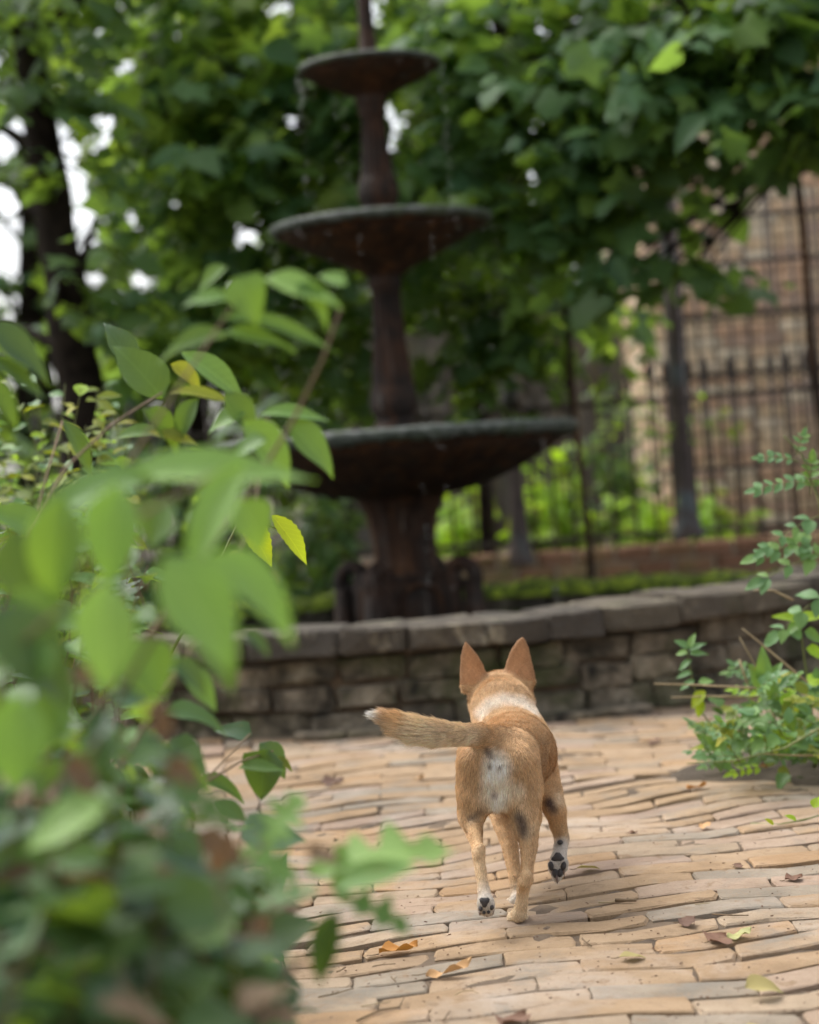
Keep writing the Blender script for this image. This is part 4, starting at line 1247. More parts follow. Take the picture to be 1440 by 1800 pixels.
stems = [stem_to(*q) for q in ((420, 520, 2.15), (600, 540, 2.15), (470, 735, 2.6), (285, 690, 2.9), (110, 740, 2.9), (-30, 600, 2.3), (250, 845, 1.25), (400, 820, 1.22), (180, 1020, 1.1), (370, 980, 1.12),
                               (30, 1050, 1.2), (30, 1220, 1.1), (440, 1290, 2.95), (480, 1320, 3.0), (590, 1562, 1.76), (470, 1480, 1.8), (190, 1412, 1.16), (350, 1370, 2.9), (480, 1590, 2.9), (590, 1600, 1.8))]
big = thing('leafy_shrub', 'large leaved green shrub reaching in from the left foreground', 'shrub', tuple(base))
lv = []
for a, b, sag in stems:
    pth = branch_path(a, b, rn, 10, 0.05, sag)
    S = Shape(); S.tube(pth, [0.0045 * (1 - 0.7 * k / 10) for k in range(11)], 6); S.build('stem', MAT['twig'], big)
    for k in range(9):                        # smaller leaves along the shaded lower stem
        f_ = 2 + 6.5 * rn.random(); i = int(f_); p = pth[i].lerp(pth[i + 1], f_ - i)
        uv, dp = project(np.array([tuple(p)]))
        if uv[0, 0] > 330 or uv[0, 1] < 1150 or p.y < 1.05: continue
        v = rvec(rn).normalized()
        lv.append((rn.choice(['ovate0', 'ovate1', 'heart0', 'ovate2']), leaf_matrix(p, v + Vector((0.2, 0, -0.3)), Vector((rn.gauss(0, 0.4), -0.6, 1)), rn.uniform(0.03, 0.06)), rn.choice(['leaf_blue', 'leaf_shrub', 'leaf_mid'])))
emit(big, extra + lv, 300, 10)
# the yellow twig of the shrub with two bright toothed leaves
yt = thing('yellow_sprig', 'sprig of two bright yellow green toothed leaves before the basin', 'sprig', tuple(at(380, 1080, 3.5)))
S = Shape(); S.tube([at(300, 1150, 3.4), at(380, 1000, 3.45), at(425, 905, 3.45), at(500, 935, 3.45)], [0.003, 0.0024, 0.0018, 0.001], 5); S.build('stem', MAT['green_stem'], yt)
emit(yt, [placed(426, 908, 482, 994, 52, 3.45, 'tooth0', 'leaf_yellow'), placed(478, 906, 549, 986, 44, 3.45, 'tooth1', 'leaf_yellow'), placed(420, 912, 450, 925, 16, 3.45, 'tooth0', 'leaf_gold'), placed(400, 980, 430, 970, 24, 3.4, 'tooth1', 'leaf_gold')], 10, 5)
# dense undergrowth filling the bed below the shrub
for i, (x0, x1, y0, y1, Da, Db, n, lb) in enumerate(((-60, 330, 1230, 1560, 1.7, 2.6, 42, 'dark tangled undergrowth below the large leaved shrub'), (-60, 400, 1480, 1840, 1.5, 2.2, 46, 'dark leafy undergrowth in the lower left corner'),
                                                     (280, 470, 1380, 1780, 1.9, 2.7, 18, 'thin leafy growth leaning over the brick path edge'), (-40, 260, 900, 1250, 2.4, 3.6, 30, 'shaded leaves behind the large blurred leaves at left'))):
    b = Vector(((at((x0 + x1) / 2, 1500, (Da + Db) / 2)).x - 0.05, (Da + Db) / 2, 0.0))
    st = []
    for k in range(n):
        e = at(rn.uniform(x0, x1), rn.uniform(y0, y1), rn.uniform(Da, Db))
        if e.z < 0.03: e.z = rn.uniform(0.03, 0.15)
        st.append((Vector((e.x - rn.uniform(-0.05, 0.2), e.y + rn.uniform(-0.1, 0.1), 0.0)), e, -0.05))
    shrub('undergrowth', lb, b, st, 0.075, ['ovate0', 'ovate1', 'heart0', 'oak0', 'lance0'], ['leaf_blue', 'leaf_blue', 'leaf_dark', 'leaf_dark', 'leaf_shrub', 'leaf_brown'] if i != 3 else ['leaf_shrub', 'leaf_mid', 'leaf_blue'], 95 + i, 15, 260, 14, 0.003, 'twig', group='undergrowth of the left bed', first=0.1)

# ------------------------------------------------------------------ pale feather-leaved plant on the right
def pinnate(p, d, L, n, size, nr, mat, r, out, S, droop=0.25):
    """one feather leaf: leaflets in pairs along a curved rib"""
    d = Vector(d).normalized()
    pts = [p + d * L * t + Vector((0, 0, -droop * L * t * t)) for t in [k / 6 for k in range(7)]]
    S.tube(pts, [0.0016, 0.0014, 0.0012, 0.0011, 0.001, 0.0008, 0.0006], 4)
    side = d.cross(Vector(nr)).normalized()
    for k in range(n):
        t = 0.22 + 0.74 * k / max(1, n - 1)
        i = min(5, int(t * 6)); q = pts[i].lerp(pts[i + 1], t * 6 - i)
        for s in (-1, 1):
            ax = d * 0.75 + side * s + Vector((0, 0, -0.15)) + rvec(r) * 0.15
            out.append((r.choice(['small0', 'small1', 'ovate0']), leaf_matrix(q, ax, Vector(nr) + rvec(r) * 0.35, size * r.uniform(0.75, 1.15) * (1 - 0.25 * t), 1.15), mat))
    out.append(('small0', leaf_matrix(pts[-1], d + Vector((0, 0, -0.3)), Vector(nr), size), mat))
fern = thing('feather_leaf_plant', 'pale green feather leaved plant at the right edge of the path', 'plant', tuple(on_ground(1400, 1362)))
r = random.Random(17)
out = []
fb = on_ground(1400, 1362)
def fstem(pts_px, rad, mat='green_stem'):
    pts = [at(*q) for q in pts_px]
    fine = []
    for i in range(len(pts) - 1):
        for k in range(4): fine.append(pts[i].lerp(pts[i + 1], k / 4))
    fine.append(pts[-1])
    S = Shape(); S.tube(fine, [rad * (1 - 0.7 * k / len(fine)) for k in range(len(fine))], 5); S.build('stem', MAT[mat], fern)
    return pts
# tall shoot with feather leaves on its left
fstem([(1432, 1350, 4.9), (1462, 1180, 4.8), (1455, 1000, 4.7), (1440, 880, 4.7), (1410, 800, 4.7), (1378, 766, 4.7)], 0.005)
RB = Shape()
for (x, y, dx, dz, L, n, s) in ((1448, 955, -1, 0.12, 0.155, 4, 0.040), (1452, 975, -0.9, -0.05, 0.15, 3, 0.044), (1446, 905, -1, -0.22, 0.15, 4, 0.034), (1436, 850, -1, 0.22, 0.14, 5, 0.028), (1425, 870, 0.1, 1, 0.10, 4, 0.028), (1405, 812, -0.9, 0.4, 0.10, 4, 0.022), (1400, 800, 0.3, 1, 0.06, 3, 0.02),
                         (1460, 1040, -0.8, -0.35, 0.13, 3, 0.046), (1455, 930, 0.5, 0.6, 0.12, 4, 0.034), (1470, 1030, 0.4, 0.5, 0.12, 4, 0.04), (1450, 985, -0.5, 0.5, 0.1, 3, 0.03)):
    pinnate(at(x, y, 4.7), (dx, r.uniform(-0.3, 0.1), dz), L, n, s * 1.3, (0.1, -0.75, 0.7), r.choice(['leaf_pale', 'leaf_pale', 'leaf_mid']), r, out, RB)
# separate small shoot standing up at the left of the clump
fstem([(1300, 1340, 4.9), (1232, 1250, 4.85), (1216, 1190, 4.8), (1206, 1135, 4.8)], 0.0028)
for (x, y, tx, ty, w, mt) in ((1212, 1140, 1186, 1124, 18, 'leaf_pale'), (1212, 1138, 1222, 1112, 14, 'leaf_pale'), (1212, 1144, 1242, 1128, 16, 'leaf_pale'), (1212, 1150, 1246, 1148, 17, 'leaf_pale'), (1210, 1146, 1188, 1150, 16, 'leaf_pale'), (1216, 1160, 1192, 1178, 15, 'leaf_pale'), (1218, 1182, 1188, 1190, 15, 'leaf_pale'), (1222, 1196, 1194, 1212, 15, 'leaf_pale'),
                         (1240, 1215, 1214, 1244, 26, 'leaf_yellow'), (1236, 1232, 1226, 1262, 20, 'leaf_yellow'), (1228, 1200, 1256, 1196, 18, 'leaf_pale')):
    out.append(placed(x, y, tx, ty, w, 4.8, 'ovate0', mt))
# rounder yellow-green leaves, upper right
fstem([(1440, 1340, 4.9), (1420, 1200, 4.8), (1405, 1085, 4.75)], 0.004)
for (x, y, tx, ty, w, mt) in ((1405, 1090, 1358, 1080, 26, 'leaf_lime'), (1408, 1088, 1450, 1080, 28, 'leaf_lime'), (1404, 1095, 1380, 1118, 22, 'leaf_mid'), (1415, 1110, 1450, 1130, 30, 'leaf_mid'), (1410, 1120, 1384, 1108, 26, 'leaf_pale'), (1418, 1140, 1460, 1160, 30, 'leaf_lime'), (1420, 1200, 1450, 1190, 34, 'leaf_lime'),
                         (1345, 1200, 1340, 1135, 30, 'leaf_mid'), (1350, 1205, 1375, 1160, 26, 'leaf_mid'), (1340, 1210, 1318, 1165, 30, 'leaf_mid'), (1360, 1220, 1395, 1180, 26, 'leaf_pale'), (1375, 1240, 1400, 1210, 24, 'leaf_lime')):
    out.append(placed(x, y, tx, ty, w, 4.75, 'heart0', mt))
# toothed yellow leaf spray low on the left
for k in range(9):
    out.append(placed(1290 - 4 * (k % 3), 1310 - 3 * (k % 2), 1290 - 75 + 9 * k, 1283 + 8 * abs(k - 3) + (k % 2) * 12, 22, 4.75, 'tooth1', r.choice(['leaf_yellow', 'leaf_lime', 'leaf_gold'])))
# the clump itself
for k in range(150):
    x, y, D = r.uniform(1240, 1500), r.uniform(1190, 1350), r.uniform(4.55, 5.1)
    if y < 1310 - (x - 1225) * 1.0: continue
    p = at(x, y, D); p.z = max(0.02, p.z)
    d = (r.uniform(-1, 0.6), r.uniform(-0.8, 0.4), r.uniform(-0.1, 0.7))
    if r.random() < 0.65: pinnate(p, d, r.uniform(0.06, 0.11), 4, r.uniform(0.022, 0.036), (r.gauss(0, 0.3), -0.5, 0.9), r.choice(['leaf_pale', 'leaf_pale', 'leaf_mid', 'leaf_shrub', 'leaf_lime', 'leaf_gold']), r, out, RB)
    else:
        for q in range(4): out.append((r.choice(['ovate0', 'heart0', 'tooth0']), leaf_matrix(p + rvec(r) * 0.03, Vector(d) + rvec(r), (r.gauss(0, 0.3), -0.6, 0.9), r.uniform(0.03, 0.05)), r.choice(['leaf_mid', 'leaf_pale', 'leaf_shrub', 'leaf_gold'])))
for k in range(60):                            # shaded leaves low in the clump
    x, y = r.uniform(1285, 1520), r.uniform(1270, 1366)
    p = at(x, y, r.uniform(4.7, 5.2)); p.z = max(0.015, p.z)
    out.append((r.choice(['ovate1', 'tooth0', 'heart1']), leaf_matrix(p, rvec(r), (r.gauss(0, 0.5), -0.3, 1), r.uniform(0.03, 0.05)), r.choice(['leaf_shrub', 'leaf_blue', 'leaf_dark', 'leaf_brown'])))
tag(mobj('leaf_ribs', RB.mesh('leaf_ribs', MAT['green_stem']), fern), kind='stuff')
# dry stalks and runners
for q, mt in (([(1380, 1330, 4.8), (1345, 1200, 4.8), (1300, 1120, 4.8)], 'dry_stem'), ([(1420, 1200, 4.7), (1330, 1125, 4.7), (1305, 1105, 4.7)], 'dry_stem'), ([(1330, 1210, 4.7), (1220, 1204, 4.7), (1150, 1202, 4.7)], 'dry_stem'), ([(1340, 1225, 4.8), (1240, 1224, 4.8), (1180, 1226, 4.8)], 'dry_stem'),
              ([(1395, 1055, 4.7), (1360, 1038, 4.7), (1325, 1038, 4.7)], 'dry_stem'), ([(1460, 1270, 4.5), (1380, 1315, 4.5), (1290, 1338, 4.5), (1207, 1342, 4.5)], 'green_stem'), ([(1470, 1328, 4.55), (1400, 1328, 4.55), (1330, 1325, 4.55)], 'dry_stem'), ([(1300, 1160, 4.8), (1330, 1250, 4.8)], 'dry_stem')):
    fstem(q, 0.0032, mt)
emit(fern, out, 300, 10)
# runner trailing over the bricks at the right
run = thing('runner', 'thin green runner trailing over the bricks at the right edge', 'plant', tuple(on_ground(1440, 1432)))
S = Shape(); S.tube([on_ground(1470, 1425, 0.012), on_ground(1420, 1440, 0.012), on_ground(1370, 1450, 0.01), on_ground(1320, 1448, 0.01)], 0.0028, 5); S.build('stem', MAT['green_stem'], run)
emit(run, [placed(1430, 1420, 1440, 1400, 20, 4.05, 'ovate0', 'leaf_lime'), placed(1400, 1442, 1380, 1432, 12, 4.05, 'ovate0', 'leaf_lime'), placed(1360, 1450, 1345, 1438, 10, 4.05, 'ovate0', 'leaf_yellow')], 9, 4)
# leafy weed growing at the path edge among the left bed
w = thing('path_weed', 'small pale weed rising from the joint beside the path border', 'plant', tuple(on_ground(505, 1710)))
S = Shape(); b_ = on_ground(505, 1710); S.tube([b_, b_ + Vector((-0.015, 0, 0.06)), b_ + Vector((-0.028, 0, 0.13)), b_ + Vector((-0.02, 0, 0.17))], [0.002, 0.0018, 0.0014, 0.001], 5); S.build('stem', MAT['green_stem'], w)
emit(w, [placed(488, 1595, 518, 1586, 14, 3.3, 'ovate0', 'leaf_pale'), placed(486, 1596, 474, 1588, 10, 3.3, 'ovate0', 'leaf_yellow'), placed(492, 1640, 520, 1620, 16, 3.3, 'ovate0', 'leaf_mid'), placed(490, 1650, 470, 1620, 16, 3.3, 'ovate1', 'leaf_mid'), placed(498, 1690, 480, 1670, 18, 3.28, 'ovate0', 'leaf_mid')], 9, 4)
# ------------------------------------------------------------------ dog: one continuous skin grown from blended round cones
TAN, LTAN, CREAM, WHITE = (0.47, 0.30, 0.155), (0.53, 0.37, 0.215), (0.58, 0.45, 0.30), (0.68, 0.64, 0.57)
RUST, DARK, GREYB = (0.37, 0.20, 0.10), (0.05, 0.036, 0.032), (0.16, 0.115, 0.085)
PAW, TLT = (0.50, 0.45, 0.39), (0.64, 0.48, 0.30)
PR = []
def J(x, y, D): return np.array(at(x, y, D))
def limb(pts, k=0.016, cols=None, hair=0.007, sq=None):
    """pts = [(x, y, D, r px)] ; consecutive round cones; hair flows along the chain"""
    ch = len(PR)
    for i in range(len(pts) - 1):
        a, b = pts[i], pts[i + 1]
        c = cols[min(i, len(cols) - 1)] if cols else TAN
        h = hair[min(i, len(hair) - 1)] if isinstance(hair, (list, tuple)) else hair
        PR.append(dict(a=J(*a[:3]), b=J(*b[:3]), ra=a[3] * mpp(a[2]), rb=b[3] * mpp(b[2]), k=k, col=c, hair=h, ch=ch))
# trunk, from the neck to the tail so that the coat lies backwards
limb([(880, 1228, 4.14, 46), (884, 1248, 4.05, 55), (896, 1300, 3.99, 64)], 0.02, [TAN, TAN], 0.008)
limb([(900, 1314, 3.99, 65), (905, 1326, 3.90, 73), (893, 1330, 3.76, 61), (874, 1338, 3.64, 57)], 0.025, [TAN, TAN, TAN], 0.008)
limb([(874, 1338, 3.66, 57), (872, 1362, 3.60, 42), (874, 1398, 3.585, 26)], 0.02, [TAN, LTAN], 0.013)
limb([(900, 1372, 3.92, 48), (880, 1398, 3.74, 30), (876, 1408, 3.62, 18)], 0.03, [LTAN], 0.007)
# head
limb([(881, 1250, 4.22, 34), (880, 1224, 4.15, 42)], 0.02, [TAN], 0.005)
limb([(851, 1236, 4.13, 27), (912, 1234, 4.13, 27)], 0.02, [TAN], 0.008)
limb([(878, 1282, 4.30, 15), (880, 1258, 4.22, 28)], 0.02, [LTAN], 0.004)
# hind legs
limb([(846, 1328, 3.64, 40), (840, 1385, 3.64, 37), (829, 1436, 3.69, 23)], 0.02, [TAN, TAN], 0.007)
limb([(838, 1345, 3.60, 34), (837, 1398, 3.60, 32), (829, 1440, 3.60, 19)], 0.016, [TAN, LTAN], 0.009)
limb([(828, 1436, 3.66, 22), (834, 1466, 3.60, 14), (839, 1488, 3.54, 9.5), (841, 1500, 3.51, 11), (845, 1530, 3.49, 9.5), (851, 1566, 3.47, 10.5), (854, 1586, 3.455, 14), (856, 1600, 3.455, 11)], 0.012, [TAN, TAN, TAN, LTAN, LTAN, PAW, PAW], 0.0045)
limb([(846, 1490, 3.505, 8), (842, 1503, 3.50, 9)], 0.006, [LTAN], 0.004); limb([(829, 1440, 3.60, 15), (843, 1490, 3.515, 5)], 0.008, [TAN], 0.005)
limb([(926, 1540, 3.528, 9), (921, 1552, 3.528, 10)], 0.006, [LTAN], 0.004); limb([(926, 1455, 3.60, 16), (925, 1538, 3.53, 5)], 0.008, [TAN], 0.005)
limb([(848, 1592, 3.45, 8), (847, 1602, 3.455, 6)], 0.006, [PAW], 0.004); limb([(861, 1592, 3.45, 8), (863, 1603, 3.455, 6)], 0.006, [PAW], 0.004)
limb([(904, 1328, 3.64, 42), (914, 1385, 3.64, 40), (926, 1440, 3.70, 24)], 0.02, [TAN, TAN], 0.007)
limb([(908, 1345, 3.60, 36), (915, 1400, 3.60, 33), (924, 1452, 3.59, 20)], 0.016, [TAN, LTAN], 0.009)
limb([(926, 1438, 3.68, 24), (930, 1486, 3.63, 15.5), (927, 1528, 3.57, 10.5), (924, 1546, 3.55, 13), (920, 1562, 3.545, 11), (917, 1590, 3.545, 10.5), (912, 1608, 3.55, 13), (910, 1613, 3.60, 12)], 0.012, [TAN, TAN, TAN, LTAN, LTAN, CREAM, CREAM], 0.0045)
limb([(901, 1613, 3.58, 10), (899, 1615, 3.605, 8)], 0.006, [CREAM], 0.004); limb([(919, 1612, 3.58, 10), (920, 1614, 3.605, 8)], 0.006, [CREAM], 0.004)
# fore legs
limb([(868, 1372, 3.95, 38), (880, 1424, 3.87, 22), (886, 1446, 3.84, 19), (897, 1490, 3.80, 14), (906, 1542, 3.76, 10.5), (909, 1572, 3.745, 10), (909, 1584, 3.73, 13), (908, 1587, 3.77, 13)], 0.014, [TAN, TAN, TAN, TAN, LTAN, PAW, PAW], 0.005)
limb([(898, 1588, 3.75, 9), (896, 1589, 3.78, 8)], 0.006, [PAW], 0.004); limb([(921, 1587, 3.75, 9), (923, 1588, 3.78, 8)], 0.006, [PAW], 0.004)
limb([(944, 1352, 3.95, 38), (962, 1392, 3.90, 27), (977, 1426, 3.86, 19), (982, 1452, 3.87, 14.5), (988, 1474, 3.885, 12.5), (985, 1494, 3.85, 11.5), (982, 1514, 3.825, 14.5), (980, 1532, 3.815, 12), (979, 1543, 3.81, 8)], 0.013, [TAN, TAN, TAN, LTAN, PAW, PAW, PAW, PAW], 0.005)
limb([(971, 1520, 3.81, 8), (969, 1528, 3.81, 5.5)], 0.006, [PAW], 0.004); limb([(992, 1517, 3.81, 8), (993, 1526, 3.81, 5.5)], 0.006, [PAW], 0.004)
# tail, carried out to the left
limb([(868, 1302, 3.63, 24), (844, 1293, 3.585, 20), (810, 1291, 3.55, 16.5), (770, 1289, 3.52, 18), (735, 1284, 3.505, 18), (706, 1275, 3.50, 14.5), (682, 1264, 3.50, 8), (663, 1259, 3.50, 3)], 0.014, [TAN, LTAN, TLT, TLT, TLT, LTAN, WHITE], [0.008, 0.011, 0.017, 0.023, 0.025, 0.024, 0.020])
# ears: outline polygon, thickness, cupped
EARS = []
for poly, D in (([(812, 1216), (809, 1205), (808, 1180), (810, 1152), (815, 1132), (819, 1127), (825, 1133), (838, 1148), (850, 1168), (858, 1190), (856, 1214), (838, 1228)], 4.12),
                ([(886, 1212), (886, 1190), (889, 1168), (897, 1144), (908, 1127), (917, 1119), (922, 1121), (930, 1138), (936, 1164), (942, 1190), (939, 1205), (925, 1226)], 4.12)):
    o = J(sum(p[0] for p in poly) / len(poly), sum(p[1] for p in poly) / len(poly), D)
    right = np.array(CAM_M @ Vector((1, 0, 0))); upv = np.array(CAM_M @ Vector((0, 1, 0)))
    P2 = np.array([((J(x, y, D) - o) @ right, (J(x, y, D) - o) @ upv) for x, y in poly])
    EARS.append((o, right, upv, np.cross(right, upv), P2))
h = 0.003
allp = np.array([p for q in PR for p in (q['a'], q['b'])] + [e[0] + e[1] * p[0] + e[2] * p[1] for e in EARS for p in e[4]])
lo, hi = allp.min(0) - 0.09, allp.max(0) + 0.09
dims = np.ceil((hi - lo) / h).astype(int) + 1
field = np.full(dims, 0.2, np.float32)
def axes(i0, i1):
    return np.meshgrid(*[(lo[d] + h * np.arange(i0[d], i1[d])).astype(np.float32) for d in range(3)], indexing='ij')
def cone_d(q, X, Y, Z):
    a, b = q['a'], q['b']
    ab = b - a
    L2 = max(float(ab @ ab), 1e-9)
    t = np.clip(((X - a[0]) * ab[0] + (Y - a[1]) * ab[1] + (Z - a[2]) * ab[2]) / L2, 0, 1)
    dx, dy, dz = X - a[0] - t * ab[0], Y - a[1] - t * ab[1], Z - a[2] - t * ab[2]
    return np.sqrt(dx * dx + dy * dy + dz * dz) - (q['ra'] + t * (q['rb'] - q['ra']))
def smin(a, b, k):
    hh = np.maximum(k - np.abs(a - b), 0) / k
    return np.minimum(a, b) - hh * hh * k * 0.25
def window(mn, mx):
    i0 = np.maximum(np.floor((mn - lo) / h).astype(int), 0); i1 = np.minimum(np.ceil((mx - lo) / h).astype(int) + 1, dims)
    return i0, i1
for ch in sorted(set(q['ch'] for q in PR)):       # each chain is one smooth tapered limb, then it is blended in
    qs = [q for q in PR if q['ch'] == ch]
    rm = max(max(q['ra'], q['rb']) for q in qs) + 0.045
    ends = np.array([p for q in qs for p in (q['a'], q['b'])])
    i0, i1 = window(ends.min(0) - rm, ends.max(0) + rm)
    sl = tuple(slice(i0[d], i1[d]) for d in range(3))
    G = axes(i0, i1)
    d_ = cone_d(qs[0], *G)
    for q in qs[1:]:
        d_ = smin(d_, cone_d(q, *G), 0.003)
    field[sl] = smin(field[sl], d_, qs[0]['k'])
def poly_d(u, v, P):
    d = np.full(u.shape, 1e9); s = np.ones(u.shape)
    n = len(P)
    for i in range(n):
        a, b = P[i], P[i - 1]
        ex, ey = b - a
        wx, wy = u - a[0], v - a[1]
        t = np.clip((wx * ex + wy * ey) / (ex * ex + ey * ey), 0, 1)
        bx, by = wx - ex * t, wy - ey * t
        d = np.minimum(d, bx * bx + by * by)
        c1, c2, c3 = v >= a[1], v < b[1], ex * wy > ey * wx
        s = np.where((c1 & c2 & c3) | (~c1 & ~c2 & ~c3), -s, s)
    return s * np.sqrt(d)
def ear_d(e, X, Y, Z):
    o, ru, uv_, nw, P = e
    dx, dy, dz = X - o[0], Y - o[1], Z - o[2]
    u = dx * ru[0] + dy * ru[1] + dz * ru[2]; v = dx * uv_[0] + dy * uv_[1] + dz * uv_[2]; w = dx * nw[0] + dy * nw[1] + dz * nw[2]
    w = w + 9.0 * u * u - 0.10 * v            # cupped forwards
    d2 = poly_d(u, v, P) + 0.003
    dw = np.abs(w) - (0.0014 + np.clip(-v, 0, 0.05) * 0.12)
    return np.sqrt(np.maximum(d2, 0) ** 2 + np.maximum(dw, 0) ** 2) + np.minimum(np.maximum(d2, dw), 0) - 0.0026
def ear_d2(e, X, Y, Z):
    dx, dy, dz = X - e[0][0], Y - e[0][1], Z - e[0][2]
    return poly_d(dx * e[1][0] + dy * e[1][1] + dz * e[1][2], dx * e[2][0] + dy * e[2][1] + dz * e[2][2], e[4])
for e in EARS:
    pts = np.array([e[0] + e[1] * p[0] + e[2] * p[1] for p in e[4]])
    i0, i1 = window(pts.min(0) - 0.04, pts.max(0) + 0.04)
    sl = tuple(slice(i0[d], i1[d]) for d in range(3))
    field[sl] = smin(field[sl], ear_d(e, *axes(i0, i1)).astype(np.float32), 0.012)
def surface_nets(f, h, lo):
    s = f < 0
    nx, ny, nz = (d - 1 for d in f.shape)
    cnt = np.zeros((nx, ny, nz), np.int8)
    for i in (0, 1):
        for j in (0, 1):
            for k in (0, 1): cnt += s[i:nx + i, j:ny + j, k:nz + k]
    act = (cnt > 0) & (cnt < 8)
    idx = np.argwhere(act)
    acc = np.zeros((len(idx), 3)); num = np.zeros(len(idx))
    for ax in range(3):
        o1, o2 = [d for d in range(3) if d != ax]
        for p in (0, 1):
            for q in (0, 1):
                c0 = idx.copy(); c0[:, o1] += p; c0[:, o2] += q
                c1 = c0.copy(); c1[:, ax] += 1
                f0, f1 = f[tuple(c0.T)], f[tuple(c1.T)]
                cr = (f0 < 0) != (f1 < 0)
                t = np.where(cr, f0 / np.where(cr, f0 - f1, 1), 0)
                pt = c0.astype(float); pt[:, ax] += t
                acc += np.where(cr[:, None], pt, 0); num += cr
    V = lo + h * acc / num[:, None]
    ids = np.full(act.shape, -1, np.int64); ids[act] = np.arange(len(idx))
    Q = []
    for ax in range(3):
        o1, o2 = [(1, 2), (2, 0), (0, 1)][ax]
        sl0 = [slice(1, -1)] * 3; sl0[ax] = slice(0, -1)
        sl1 = list(sl0); sl1[ax] = slice(1, None)
        a, b = s[tuple(sl0)], s[tuple(sl1)]
        e = np.argwhere(a != b)
        off = np.ones(3, int); off[ax] = 0
        base = e + off
        def cell(d1, d2):
            c = base.copy(); c[:, o1] += d1; c[:, o2] += d2
            return ids[tuple(c.T)]
        qd = np.stack([cell(-1, -1), cell(0, -1), cell(0, 0), cell(-1, 0)], 1)
        flip = b[tuple(e.T)]
        qd[flip] = qd[flip][:, ::-1]
        Q.append(qd)
    return V, np.concatenate(Q)
DV, DF = surface_nets(field, h, lo)
ne = np.concatenate([DF[:, [0, 1]], DF[:, [1, 2]], DF[:, [2, 3]], DF[:, [3, 0]]])
for it in range(3):                            # a light smoothing
    acc = np.zeros_like(DV); c = np.zeros(len(DV))
    np.add.at(acc, ne[:, 0], DV[ne[:, 1]]); np.add.at(acc, ne[:, 1], DV[ne[:, 0]])
    np.add.at(c, ne[:, 0], 1); np.add.at(c, ne[:, 1], 1)
    DV = DV * 0.5 + 0.5 * acc / c[:, None]
